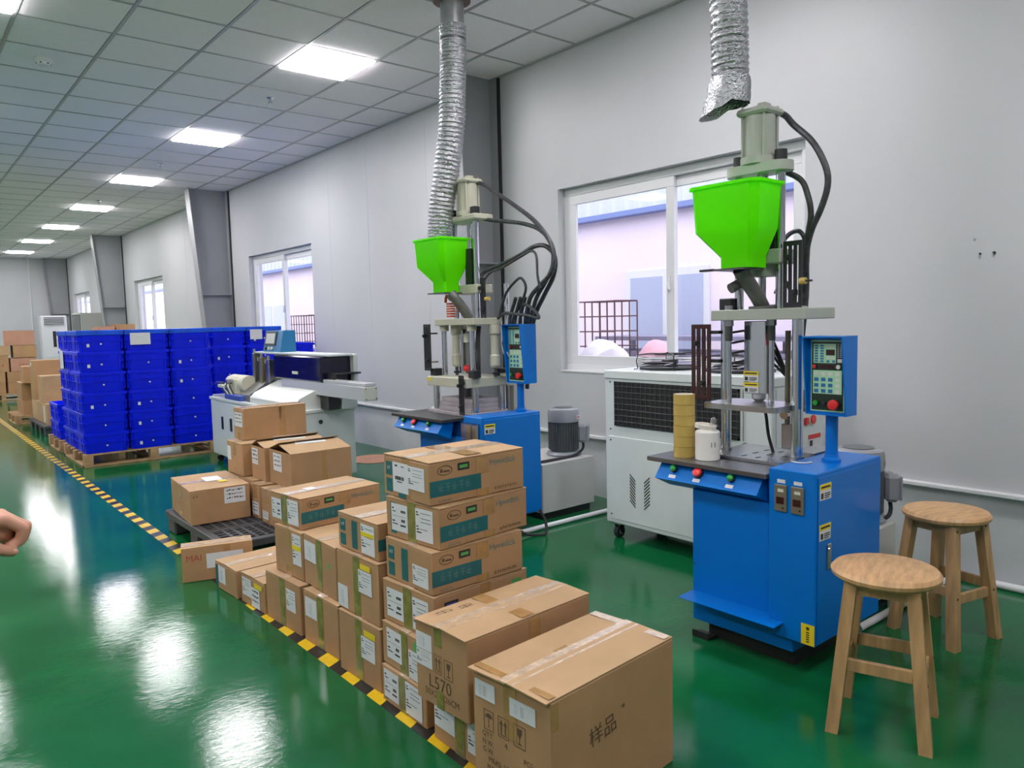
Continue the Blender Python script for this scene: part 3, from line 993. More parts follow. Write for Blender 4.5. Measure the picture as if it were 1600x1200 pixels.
    A('topmost teal-printed carton of the six-box stack, with barcode label', -2.852, -2.548, 0.9, 0.306, 0.439, 0.156, 0.768,
      squares() + [('label', 'F', 0.22, 0.14, 0.56, 0.88, 'barcode'), ('sticker', 'F', 0.34, 0.02, 0.50, 0.13, M_TEAL), ('label', 'F', 0.55, 0.30, 0.90, 0.86, 'rows'),
                   ('tape', 'T', 0.05, 0.40, 0.95, 0.56, M_TAPE)] + SIDE_PRINT, top_open=0.02, seed=9)
    # stack left of it
    A('bottom brown carton with yellow tag in the three-high stack beside the teal boxes', -2.919, -2.262, 2.0, 0.318, 0.5, 0.254, 0.0,
      [('label', 'F', 0.56, 0.42, 0.88, 0.78, 'rows'), ('sticker', 'F', 0.64, 0.80, 0.90, 0.90, M_YELLOW)], front_tape='green', seed=10)
    A('middle brown carton with two labels and yellow tag below the small blue-square box', -2.908, -2.243, 1.5, 0.322, 0.5, 0.247, 0.255,
      [('label', 'F', 0.55, 0.44, 0.86, 0.82, 'rows'), ('sticker', 'F', 0.60, 0.84, 0.84, 0.93, M_YELLOW), ('label', 'F', 0.02, 0.04, 0.27, 0.42, 'tiny')], front_tape='green', seed=11)
    A('small carton with two blue squares and yellow-marked label, on the three-high stack', -2.889, -2.228, 1.6, 0.312, 0.44, 0.147, 0.503,
      squares() + BAMBOO + [('label', 'F', 0.60, 0.08, 0.92, 0.92, 'rows'), ('sticker', 'F', 0.60, 0.58, 0.90, 0.70, M_YELLOW), ('panel', 'S', 0.0, 0.28, 0.5, 0.60, M_TEAL)], front_tape=None, seed=12)
    # group behind
    A('brown carton standing on the striped tape below the yellow-banded label box', -2.924, -1.525, 3.1, 0.35, 0.5, 0.235, 0.0,
      [('label', 'F', 0.62, 0.42, 0.88, 0.86, 'rows')], front_tape='green', seed=13)
    A('bottom carton with square label left of the three-high stack', -2.907, -1.892, 2.5, 0.31, 0.5, 0.238, 0.0,
      [('label', 'F', 0.06, 0.52, 0.40, 0.90, 'tiny')], front_tape='green', seed=14)
    A('brown carton with tall label and yellow band under the long teal box', -2.882, -1.522, 4.0, 0.27, 0.5, 0.226, 0.236,
      [('label', 'F', 0.66, 0.30, 0.96, 0.96, 'rows'), ('sticker', 'F', 0.66, 0.62, 0.95, 0.72, M_YELLOW)], seed=15)
    A('brown carton with small square label between the long teal box and the yellow-tagged stack', -2.874, -1.835, -1.0, 0.335, 0.5, 0.232, 0.239,
      [('label', 'F', 0.04, 0.50, 0.40, 0.90, 'tiny'), ('panel', 'F', 0.75, 0.55, 0.82, 0.65, M_GREENPRINT)], front_tape='green', seed=16)
    A('long teal-printed carton on its own stack left of the six-box stack', -2.866, -1.467, 5.5, 0.296, 0.443, 0.150, 0.463,
      [('label', 'F', 0.07, 0.16, 0.38, 0.84, 'big'), ('panel', 'F', 0.39, 0.08, 0.50, 0.92, M_TEAL), ('label', 'F', 0.58, 0.10, 0.92, 0.92, 'rows'), ('label', 'T', 0.36, 0.26, 0.56, 0.38, None)] + SIDE_PRINT, front_tape='green', seed=17)
    A('low carton with teal edge lying just right of the red-lettered box', -2.969, -0.878, 2.8, 0.284, 0.5, 0.150, 0.0,
      [('label', 'F', 0.17, 0.28, 0.50, 0.92, 'tiny'), ('panel', 'F', 0.02, 0.05, 0.14, 0.9, M_TEAL)], front_tape=None, top_open=0.03, seed=18)
    A('low torn carton with two peeling labels and a yellow tag', -2.943, -1.190, 3.2, 0.275, 0.5, 0.156, 0.0,
      [('label', 'F', 0.08, 0.30, 0.46, 0.92, 'rows'), ('label', 'F', 0.46, 0.05, 0.80, 0.72, 'scrawl'), ('sticker', 'F', 0.60, 0.74, 0.92, 0.90, M_YELLOW)], front_tape=None, top_open=0.05, seed=19)
    A('narrow carton with red letters standing on edge on the floor by the black pallet', -3.084, -0.505, -16, 0.125, 0.375, 0.196, 0.0,
      [('text', 'S', 0.17, 0.70, 0.05, 'MAI', M_REDINK), ('label', 'S', 0.34, 0.36, 0.86, 0.80, None), ('frame', 'S', 0.46, 0.10, 0.56, 0.28, M_CARD), ('tape', 'S', 0.58, 0.80, 0.68, 1.0, M_TAPE)], front_tape=None, seed=20)
    # on the black plastic pallet
    z = 0.152
    A('wide low carton with white note and yellow dot at the front of the black pallet', -2.832, 0.357, -4.6, 0.585, 0.374, 0.226, z,
      [('label', 'S', 0.56, 0.52, 0.92, 0.98, 'scrawl'), ('label', 'T', 0.30, 0.42, 0.58, 0.72, None), ('sticker', 'T', 0.60, 0.60, 0.72, 0.74, M_YELLOW), ('scribble', 'S', 0.04, 0.80, 0.14, 0.88, M_BROWNINK, 2)], seed=21)
    A('lower carton on the black pallet hidden behind the wide low box', -2.435, 0.335, 0, 0.48, 0.56, 0.226, z, [], seed=22)
    A('narrow bottom carton on the black pallet with small white label', -2.464, -0.013, 2, 0.135, 0.55, 0.226, z,
      [('label', 'F', 0.1, 0.1, 0.85, 0.48, 'scrawl')], seed=23)
    A('bottom carton nearest on the black pallet, right of the narrow one', -2.474, -0.236, 0, 0.20, 0.55, 0.226, z,
      [('label', 'F', 0.1, 0.12, 0.55, 0.36, 'scrawl')], seed=24)
    A('brown carton in the middle layer on the pallet, under the topmost box', -2.437, 0.415, 0.3, 0.295, 0.5, 0.227, 0.380,
      [('label', 'F', 0.03, 0.42, 0.28, 0.86, None)], seed=25)
    A('topmost plain carton of the black pallet load, label on its end', -2.366, 0.505, 0.8, 0.187, 0.474, 0.226, 0.609,
      [('label', 'F', 0.10, 0.42, 0.90, 0.88, 'scrawl'), ('tape', 'S', 0.56, 0.62, 0.60, 0.98, M_TAPE), ('tape', 'S', 0.56, 0.0, 0.66, 0.995, M_TAPE)], m=M_CARD, seed=26)
    A('open carton with lifted flaps on the pallet, left of its open neighbour', -2.385, 0.115, 0, 0.235, 0.45, 0.226, 0.380,
      [('label', 'F', 0.05, 0.44, 0.50, 0.94, 'scrawl')], flaps=(14, 24), seed=27)
    A('open carton with lifted flaps on the pallet, nearest the camera', -2.361, -0.196, -0.5, 0.36, 0.417, 0.228, 0.380,
      [('label', 'F', 0.20, 0.40, 0.58, 0.92, 'scrawl'), ('tape', 'S', 0.50, 0.1, 0.58, 0.99, M_TAPE)], flaps=(12, 17), seed=28)
cartons()

# ------------------------------------------------------------------ pallets
def black_pallet():
    t = thing('plastic_pallet', 'black plastic grid pallet under the left carton pile', 'pallet', (-2.30, 0.085, 0))
    L, W = 1.10, 1.17   # x, y
    z1 = 0.151
    d = MB()
    d.bar(-L / 2, L / 2, -W / 2, -W / 2 + 0.05, 0.10, z1, bev=0.006)
    d.bar(-L / 2, L / 2, W / 2 - 0.05, W / 2, 0.10, z1, bev=0.006)
    d.bar(-L / 2, -L / 2 + 0.05, -W / 2 + 0.05, W / 2 - 0.05, 0.10, z1, bev=0.006)
    d.bar(L / 2 - 0.05, L / 2, -W / 2 + 0.05, W / 2 - 0.05, 0.10, z1, bev=0.006)
    d.build('deck_frame', M_BLKPAL, t)
    me = None
    n = 17
    for k in range(1, n):
        x = -L / 2 + 0.05 + (L - 0.1) * k / n
        wide = 0.010 if k % 6 else 0.03
        MB().bar(x - wide, x + wide, -W / 2 + 0.05, W / 2 - 0.05, 0.125, z1 - 0.001).build('deck_slat', M_BLKPAL, t)
    for k in range(1, 20):
        y = -W / 2 + 0.05 + (W - 0.1) * k / 20
        wide = 0.009 if k % 6 else 0.03
        MB().bar(-L / 2 + 0.05, L / 2 - 0.05, y - wide, y + wide, 0.120, z1 - 0.003).build('cross_slat', M_BLKPAL, t)
    for sx in (-1, 0, 1):
        for sy in (-1, 0, 1):
            MB().box((sx * (L / 2 - 0.09), sy * (W / 2 - 0.09), 0.05), (0.16, 0.16, 0.10), bev=0.01).build('foot', M_BLKPAL, t)
black_pallet()

def wood_pallet(lab, x, y, lx, ly, rz=0.0, boards=6):
    t = thing('wooden_pallet', lab, 'pallet', (x, y, 0), rz, 'wooden pallets')
    for k in range(boards):
        yy = -ly / 2 + 0.05 + (ly - 0.1) * k / (boards - 1)
        MB().box((0, yy, 0.128), (lx, 0.085, 0.018), bev=0.002).build('deck_board', M_WOODP, t)
    for sx in (-1, 0, 1):
        for sy in (-1, 0, 1):
            MB().box((sx * (lx / 2 - 0.045), sy * (ly / 2 - 0.05), 0.069), (0.085, 0.095, 0.10), bev=0.003).build('block', M_WOODP, t)
    for sx in (-1, 0, 1):
        MB().box((sx * (lx / 2 - 0.045), 0, 0.0095), (0.09, ly, 0.018), bev=0.002).build('bottom_board', M_WOODP, t)
    for sy in (-1, 1):
        MB().box((0, sy * (ly / 2 - 0.05), 0.0095), (lx, 0.09, 0.018), bev=0.002).build('bottom_board', M_WOODP, t)
wood_pallet('wooden pallet under the front blue crate stack', -2.105, 4.42, 1.36, 1.16)
wood_pallet('wooden pallet under the rear blue crate stack by the wall', -0.72, 4.78, 1.30, 1.16)
wood_pallet('wooden pallet under the two loose blue crates', -2.48, 5.60, 0.62, 0.80, boards=4)
wood_pallet('wooden pallet under the three-carton column at far left', -2.35, 9.25, 0.95, 0.95)
wood_pallet('wooden pallet under the reddish far carton stack', -2.45, 14.3, 1.5, 0.95)

# ------------------------------------------------------------------ blue crates
CW, CD, CHT = 0.432, 0.556, 0.2116
def crate_parts():
    b = MB()
    w, d, h = CW - 0.016, CD - 0.016, CHT
    # outer shell slightly narrower at the foot, shallow cavity in the top
    rings = []
    def rect(sx, sy, z, r=0.02):
        return [(-sx + r, -sy, z), (sx - r, -sy, z), (sx, -sy + r, z), (sx, sy - r, z), (sx - r, sy, z), (-sx + r, sy, z), (-sx, sy - r, z), (-sx, -sy + r, z)]
    rings.append(rect(w / 2 - 0.012, d / 2 - 0.012, 0.0))
    rings.append(rect(w / 2, d / 2, h - 0.03))
    rings.append(rect(w / 2, d / 2, h - 0.004))
    rings.append(rect(w / 2 - 0.003, d / 2 - 0.003, h - 0.001))
    rings.append(rect(w / 2 - 0.006, d / 2 - 0.006, h - 0.004))
    rings.append(rect(w / 2 - 0.006, d / 2 - 0.006, h - 0.075))
    b.loft(rings)
    # horizontal belt and vertical ribs
    for s in (-1, 1):
        b.bar(-w / 2, w / 2, s * d / 2 - 0.004, s * d / 2 + 0.004, h * 0.48, h * 0.53)
        b.bar(s * w / 2 - 0.004, s * w / 2 + 0.004, -d / 2, d / 2, h * 0.48, h * 0.53)
        for k in (-0.40, 0.40):
            b.bar(w * k - 0.005, w * k + 0.005, s * d / 2 - 0.005, s * d / 2 + 0.004, 0.02, h - 0.035)
        for k in (-0.42, -0.22, 0.22, 0.42):
            b.bar(s * w / 2 - 0.005, s * w / 2 + 0.005, d * k - 0.008, d * k + 0.008, 0.02, h - 0.035)
        # raised frame of the hand hold
        for (x0, x1, z0, z1) in ((-0.09, 0.09, 0.115, 0.121), (-0.09, 0.09, 0.165, 0.171), (-0.09, -0.084, 0.121, 0.165), (0.084, 0.09, 0.121, 0.165)):
            b.bar(x0, x1, s * d / 2 - 0.004, s * d / 2 + 0.005, z0, z1)
    body = b.build('body', M_CRATE)
    r = MB()
    for s in (-1, 1):
        r.bar(-CW / 2, CW / 2, s * (CD / 2) - s * 0.010, s * CD / 2, h - 0.034, h - 0.006)
        r.bar(s * (CW / 2) - s * 0.010, s * CW / 2, -CD / 2 + 0.010, CD / 2 - 0.010, h - 0.034, h - 0.006)
    rim = r.build('rim', M_CRATE)
    c = MB()
    c.cyl((0, -CD / 2 + 0.012, 0.075), (0, -CD / 2 - 0.001, 0.075), 0.009, n=10)
    clip = c.build('clip', M_PVC)
    st = MB().box((-0.12, -CD / 2 + 0.0035, 0.062), (0.026, 0.002, 0.034)).build('sticker', M_PAPER)
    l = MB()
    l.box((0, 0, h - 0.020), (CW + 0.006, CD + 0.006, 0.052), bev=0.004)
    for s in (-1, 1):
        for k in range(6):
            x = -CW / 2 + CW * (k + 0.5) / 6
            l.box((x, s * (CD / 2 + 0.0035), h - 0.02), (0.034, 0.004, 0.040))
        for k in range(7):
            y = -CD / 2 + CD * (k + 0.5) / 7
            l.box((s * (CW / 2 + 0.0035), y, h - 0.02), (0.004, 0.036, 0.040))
    lid = l.build('lid', M_RIMLIGHT)  # added band, not a separate lid: light through the rim as colour
    data = [o.data for o in (body, rim, clip, st, lid)]
    for o in (body, rim, clip, st, lid):
        bpy.data.objects.remove(o)
    return data
CR = crate_parts()
def crate(lab, x, y, z, sticker, group, rz=0.0, clip=True, top=False):
    t = thing('plastic_crate', lab, 'crate', (x, y, z), rz, group)
    link('body', CR[0], t)
    link('rim', CR[1], t)
    if clip:
        link('clip', CR[2], t)
    if sticker:
        link('sticker', CR[3], t)
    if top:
        link('lid', CR[4], t, 'lighter azure band painted as light through the rim')  # top crates only: painted glow of the open rim
    return t

def crates():
    lay = ['bottom', 'second', 'third', 'fourth', 'fifth', 'top']
    colname = ['left', 'middle', 'right']
    stick = {(0, 5), (0, 4), (0, 2), (1, 2), (1, 1), (1, 0), (2, 4), (2, 3)}
    x0, z0 = -2.775, 0.1385
    for c in range(3):
        for r in range(6):
            x = x0 + CW / 2 + c * (CW + 0.016)
            j = random.uniform(-0.004, 0.004)
            crate('blue plastic crate, %s layer, %s column of the front crate stack' % (lay[r], colname[c]), x + j, 3.84 + CD / 2 + random.uniform(-.004, .004), z0 + r * CHT,
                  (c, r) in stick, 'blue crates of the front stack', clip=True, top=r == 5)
    for r in range(6):
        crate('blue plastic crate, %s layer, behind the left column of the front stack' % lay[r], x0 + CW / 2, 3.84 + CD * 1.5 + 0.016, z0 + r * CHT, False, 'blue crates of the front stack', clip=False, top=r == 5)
    for c in range(2):
        for r in range(6):
            crate('blue plastic crate, %s layer, %s column of the rear stack by the touch screen' % (lay[r], ('left', 'right')[c]), -1.335 + CW / 2 + c * (CW + 0.014), 4.22 + CD / 2, z0 + r * CHT,
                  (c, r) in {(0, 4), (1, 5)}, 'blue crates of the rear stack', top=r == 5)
    for r in range(5):
        crate('blue plastic crate, %s layer of the lower end column against the window wall' % lay[r], -0.44 + CW / 2 - 0.01, 4.22 + CD / 2, z0 + r * CHT * 1.10 if r < 0 else z0 + r * CHT, False, 'blue crates of the rear stack')
    crate('blue plastic crate, upper of the two low crates left of the front stack', -2.56, 5.56, z0 + CHT, False, 'loose blue crates')
    crate('blue plastic crate, lower of the two low crates left of the front stack', -2.56, 5.56, z0, False, 'loose blue crates')
    # paper sheets taped to the crates
    def sheet(lab, c, s):
        o = MB().box((0, 0, 0), s).build('paper_sheet', M_PAPER, smooth=False)
        o.location = c
        tag(o, lab, 'paper sheet')
    sheet('white paper sheet taped to the middle column of the front crate stack', (-2.18, 3.831, 1.315), (0.20, 0.001, 0.125))
    sheet('white paper sheet on the left side of the front crate stack', (-2.7795, 4.75, 1.10), (0.001, 0.20, 0.20))
    sheet('white paper sheet behind the blue touch screen on the rear crates', (-0.78, 4.211, 1.32), (0.15, 0.001, 0.12))
crates()

# ------------------------------------------------------------------ far cartons
def far_cartons():
    def B(lab, x0, x1, y0, y1, z0, z1, m=M_CARD, dec=()):
        carton(lab, x0, (y0 + y1) / 2, 0, y1 - y0, x1 - x0, z1 - z0, z0, dec, m=m, front_tape=None, tape=False)
    # reddish stack at y 14
    ya, yb = 14.0, 14.45
    zp = 0.138
    B('far bottom carton of the left column on the distant pallet', -2.95, -2.385, ya, yb, zp, 0.37, M_CARD)
    B('far bottom carton of the right column on the distant pallet', -2.345, -1.95, ya, yb, zp, 0.37, M_CARD)
    B('far second-layer carton, left column of the distant pallet', -2.95, -2.38, ya, yb, 0.371, 0.59, M_CARD)
    B('far second-layer carton, right column of the distant pallet', -2.345, -1.90, ya, yb, 0.371, 0.59, M_CARD)
    B('far third-layer carton with red print, left column of the distant pallet', -2.95, -2.30, ya, yb, 0.591, 0.94, M_CARD, [('text', 'S', 0.8, 0.4, 0.08, 'LB', M_REDINK)])
    B('far third-layer carton with red print, right column of the distant pallet', -2.27, -1.80, ya, yb, 0.591, 0.87, M_CARDRED, [('scribble', 'S', 0.3, 0.35, 0.7, 0.6, M_REDINK, 3)])
    B('far upper carton at the left picture edge', -2.95, -2.27, ya, yb, 0.941, 1.138, M_CARD2)
    B('far carton under the reddish top box of the distant pallet', -2.21, -1.79, ya, yb, 0.88, 1.14, M_CARD)
    B('reddish carton on top of the distant pallet stack', -2.32, -1.81, ya, yb, 1.141, 1.45, M_CARDRED)
    # nearer group behind the crates
    B('lowest carton of the three-carton column at far left', -2.70, -2.25, 8.86, 9.52, zp, 0.36, M_CARD)
    B('middle carton of the three-carton column at far left', -2.70, -2.25, 8.88, 9.42, 0.361, 0.63, M_CARD)
    B('top narrow carton of the three-carton column at far left', -2.68, -2.3, 8.70, 9.05, 0.631, 0.89, M_CARD)
    t = thing('plastic_pallet', 'dark plastic pallet under the far cartons beside the crates', 'pallet', (-2.2, 7.62, 0))
    MB().bar(-0.5, 0.5, -0.72, 0.72, 0.10, 0.14, bev=0.005).build('deck', M_BLKPAL, t)
    for sx in (-1, 0, 1):
        for k in range(4):
            MB().box((sx * 0.42, -0.62 + k * 0.413, 0.05), (0.14, 0.14, 0.10), bev=0.006).build('foot', M_BLKPAL, t)
    for k, (a, c) in enumerate(((7.83, 8.28), (7.38, 7.80), (6.98, 7.35))):
        B('low carton on the dark pallet, %s from the left' % ('first', 'second', 'third')[k], -2.65, -2.1, a, c, 0.141, 0.43, M_CARD2, [('label', 'F', 0.3, 0.1, 0.6, 0.9, None)] if k == 2 else ())
    B('tall upright carton standing on the low cartons at far left', -2.65, -2.0, 7.95, 8.28, 0.431, 1.0, M_CARD, [('label', 'F', 0.3, 0.86, 0.6, 0.95, None)])
    B('square upright carton leaning on the crates at far left', -2.65, -2.05, 7.22, 7.60, 0.431, 0.80, M_CARD2)
    # behind the crate stacks, only tops show
    t = thing('wooden_pallet', 'wooden pallet hidden behind the front crate stack', 'pallet', (-1.15, 8.2, 0), 0, 'wooden pallets')
    for k in range(5):
        MB().box((0, -0.38 + k * 0.19, 0.128), (1.0, 0.09, 0.018)).build('deck_board', M_WOODP, t)
    for sx in (-1, 0, 1):
        MB().box((sx * 0.45, 0, 0.06), (0.09, 0.86, 0.118)).build('runner', M_WOODP, t)
    B('hidden lower carton behind the front crate stack', -1.75, -1.25, 7.95, 8.4, 0.138, 0.82, M_CARD)
    B('carton whose top shows above the front crate stack', -1.52, -1.25, 7.95, 8.4, 0.821, 1.50, M_CARD)
    B('reddish carton whose edge shows above the crates beside the other', -1.76, -1.54, 7.95, 8.4, 0.821, 1.47, M_CARDRED)
far_cartons()

# ------------------------------------------------------------------ moulding machines
def hopper(t, cx, cy, wx, wy, zt, zw, zn, zb, nx, ny):
    """rectangular plastic hopper with chamfered corners, tapering into a neck"""
    def ring(sx, sy, z, ch, ox=0, oy=0):
        x0, x1, y0, y1 = cx + ox - sx / 2, cx + ox + sx / 2, cy + oy - sy / 2, cy + oy + sy / 2
        return [(x0 + ch, y0, z), (x1 - ch, y0, z), (x1, y0 + ch, z), (x1, y1 - ch, z), (x1 - ch, y1, z), (x0 + ch, y1, z), (x0, y1 - ch, z), (x0, y0 + ch, z)]
    th = 0.004
    oy = -0.03
    R = [ring(nx - 2 * th, ny - 2 * th, zb, 0.012, 0.01, oy), ring(nx, ny, zb, 0.014, 0.01, oy), ring(nx, ny, zn, 0.014, 0.01, oy), ring(wx * .93, wy * .94, zw, 0.03), ring(wx, wy, zt - 0.012, 0.03),
         ring(wx + 0.02, wy + 0.02, zt - 0.012, 0.03), ring(wx + 0.02, wy + 0.02, zt, 0.03), ring(wx - 2 * th, wy - 2 * th, zt, 0.028),
         ring(wx * .93 - 2 * th, wy * .94 - 2 * th, zw, 0.028), ring(nx - 2 * th, ny - 2 * th, zn, 0.012, 0.01, oy), ring(nx - 2 * th, ny - 2 * th, zb, 0.012, 0.01, oy)]
    ho = MB().loft(R, cap=False).build('hopper', M_HOPPER, t, 'bright green plastic hopper')
    # pellets inside, up to half height
    P = [ring(nx - 2.6 * th, ny - 2.6 * th, zb + 0.004, 0.012, 0.01, oy), ring(nx - 2.6 * th, ny - 2.6 * th, zn, 0.012, 0.01, oy), ring(wx * .93 - 3 * th, wy * .94 - 3 * th, zw, 0.028)]
    MB().loft(P).build('pellets', M_HOPPER, ho)
    return ho

def slotted_scale(t, x, y0, y1, z0, z1, face='X', m=M_MAROON):
    """dark plate with long slots that carries the limit switches"""
    W = y1 - y0
    s = MB()
    n = 3
    bw = W * 0.17
    s.bar(x - 0.004, x + 0.004, y0, y1, z0, z0 + 0.02)
    s.bar(x - 0.004, x + 0.004, y0, y1, z1 - 0.02, z1)
    gap = (W - (n + 1) * bw) / n
    for k in range(n + 1):
        yy = y0 + k * (bw + gap)
        s.bar(x - 0.004, x + 0.004, yy, yy + bw, z0 + 0.02, z1 - 0.02)
    so = s.build('limit_switch_scale', m, t)
    for f, k in ((0.75, 1), (0.22, 0)):
        c = MB()
        zz = z0 + (z1 - z0) * f
        c.box((x - 0.014, y0 + W * (0.3 + 0.35 * k), zz), (0.018, 0.022, 0.024), bev=0.002)
        c.cyl((x - 0.03, y0 + W * (0.3 + 0.35 * k), zz), (x - 0.02, y0 + W * (0.3 + 0.35 * k), zz), 0.008, n=8)
        c.build('switch_clamp', M_BLACK, so)
    return so

def tie_cylinder(t, x, y, z0, z1, r, m):
    b = MB()
    b.lathe([(r, z0 + 0.03), (r, z1 - 0.03)], (x, y, 0), 24)
    bo = b.build('hydraulic_cylinder', m, t)
    MB().box((x, y, z1 - 0.014), (2.3 * r, 2.3 * r, 0.03), bev=0.01).build('end_cap', m, bo)
    MB().lathe([(r * 1.25, z0), (r * 1.25, z0 + 0.03)], (x, y, 0), 20).build('end_cap', m, bo)
    for sx in (-1, 1):
        for sy in (-1, 1):
            MB().cyl((x + sx * r * .80, y + sy * r * .80, z0 + 0.005), (x + sx * r * .80, y + sy * r * .80, z1 + 0.012), 0.0065, n=8).build('tie_rod', m, bo)
    MB().box((x, y - r * .3, z1 + 0.012), (0.05, 0.04, 0.022), bev=0.004).build('port_block', m, bo)
    return bo

def oblong_plate(t, x, y, lx, ly, z0, z1, m, name='top_plate'):
    n = 10
    pts = []
    r = lx / 2
    for k in range(n + 1):
        a = PI * k / n
        pts.append((x + r * math.cos(a), y + ly / 2 - r + r * math.sin(a), z0))
    for k in range(n + 1):
        a = PI + PI * k / n
        pts.append((x + r * math.cos(a), y - ly / 2 + r + r * math.sin(a), z0))
    return MB().prism(pts, (0, 0, z1 - z0)).build(name, m, t)

def control_panel(t, xf, yc, w, zb, zt, dep, px, py, pz):
    b = MB()
    # housing with a hood that stands further out at the top
    y0, y1 = yc - w / 2, yc + w / 2
    th = 0.006
    b.prism([(xf, y0, zb), (xf + dep, y0, zb), (xf + dep, y0, zt), (xf - 0.035, y0, zt)], (0, th, 0))
    b.prism([(xf, y1 - th, zb), (xf + dep, y1 - th, zb), (xf + dep, y1 - th, zt), (xf - 0.035, y1 - th, zt)], (0, th, 0))
    b.bar(xf - 0.035, xf + dep, y0 + th, y1 - th, zt - th, zt)
    b.bar(xf, xf + dep, y0 + th, y1 - th, zb, zb + th)
    b.bar(xf + 0.012, xf + dep, y0 + th, y1 - th, zb + th, zt - th)
    ho = b.build('control_box', M_BLUE, t)
    fx = xf + 0.0115
    ya, yb = y1 - 0.016, y0 + 0.014      # image left, image right
    W = ya - yb
    H = zt - zb - 0.03
    z0 = zb + 0.014
    def Q(u0, v0, u1, v1, off, m, name, par=None, th_=0.001):
        return MB().bar(fx - off - th_, fx - off, ya - W * u1, ya - W * u0, z0 + H * v0, z0 + H * v1).build(name, m, par or ho, smooth=False)
    Q(0, 0, 1, 1, 0.0, M_PANELG, 'panel_border')
    Q(.03, .02, .97, .975, 0.001, M_PANELK, 'panel_face')
    Q(.08, .68, .75, .95, 0.002, M_PANELG, 'key_field')
    Q(.46, .79, .72, .87, 0.003, M_LCD, 'display')
    Q(.07, .25, .93, .58, 0.002, M_PANELG, 'key_field')
    Q(.28, .605, .70, .655, 0.002, M_LCD, 'display')
    for i in range(2):
        for j in range(7):
            Q(.12 + .17 * i, .695 + .036 * j, .22 + .17 * i, .718 + .036 * j, 0.003, M_KEYB, 'indicator')
    for i in range(3):
        Q(.48 + .085 * i, .735, .55 + .085 * i, .77, 0.003, M_KEYW, 'key')
        Q(.48 + .085 * i, .89, .55 + .085 * i, .92, 0.003, M_KEYW, 'key')
    for i in range(2):
        Q(.48 + .17 * i, .69, .56 + .17 * i, .72, 0.003, M_KEYB, 'key')
    for i in range(4):
        for j in range(4):
            Q(.11 + .21 * i, .265 + .08 * j, .24 + .21 * i, .315 + .08 * j, 0.003, M_KEYW if (j == 3 or i == 3) else M_KEYB, 'key')
    for i in range(2):
        for j in range(8):
            Q(.79 + .08 * i, .76 + .025 * j, .835 + .08 * i, .775 + .025 * j, 0.002, M_GREYINK, 'legend')
    Q(.80, .69, .93, .74, 0.003, M_KEYW, 'key')
    def knob(u, v, r, m, nm, l):
        y, z = ya - W * u, z0 + H * v
        c = MB().cyl((fx - 0.002, y, z), (fx - 0.002 - l * .6, y, z), r * .6, n=14)
        c.lathe([(r * .9, -l * .5), (r, -l * .7), (r * .9, -l), (r * .4, -l * 1.08)], (fx - 0.002, y, z), 16, axis='X')
        c.build(nm, m, ho)
    knob(.12, .63, .008, M_REDB, 'pilot_lamp', 0.008)
    knob(.84, .63, .009, M_KEYW, 'selector', 0.008)
    knob(.18, .12, .011, M_GREENB, 'start_button', 0.012)
    knob(.44, .11, .008, M_BLACK, 'selector', 0.014)
    knob(.76, .11, .021, M_REDB, 'emergency_stop', 0.03)
    # stand post
    p = MB().cyl((px, py, pz), (px, py, zb + 0.004), 0.024, n=20).build('panel_post', M_BLUE, t)
    MB().lathe([(0.036, pz), (0.036, pz + 0.012), (0.027, pz + 0.02), (0.0255, pz + 0.03)], (px, py, 0), 18).build('post_collar', M_BLUE, p)

def warning_label(t, o, u, v, w, h, parent=None):
    """yellow-headed white warning sticker; o = lower left corner"""
    U, V = Vector(u), Vector(v)
    n = U.cross(V)
    O = Vector(o)
    def q(a, c, e, g, m, off, nm, par):
        b = MB()
        b.prism([O + U * w * a + V * h * c + n * off, O + U * w * e + V * h * c + n * off, O + U * w * e + V * h * g + n * off, O + U * w * a + V * h * g + n * off], n * 0.0005)
        return b.build(nm, m, par, smooth=False)
    lo = q(0, 0, 1, 1, M_PAPER, 0.0006, 'warning_label', t)
    q(0, .62, 1, 1, M_YELLOW, 0.0012, 'label_header', lo)
    b = MB()
    for (a, c, e, g) in ((.1, .74, .9, .86), (.1, .1, .3, .45), (.4, .35, .9, .42), (.4, .22, .9, .29), (.4, .1, .8, .16)):
        b.prism([O + U * w * a + V * h * c + n * .0018, O + U * w * e + V * h * c + n * .0018, O + U * w * e + V * h * g + n * .0018, O + U * w * a + V * h * g + n * .0018], n * 0.0003)
    b.build('print', M_INK, lo, smooth=False)

def hose(t, pts, r, name='hydraulic_hose', m=None):
    return MB().tube(pts, r, n=10, sub=8).build(name, m or M_HOSE, t)

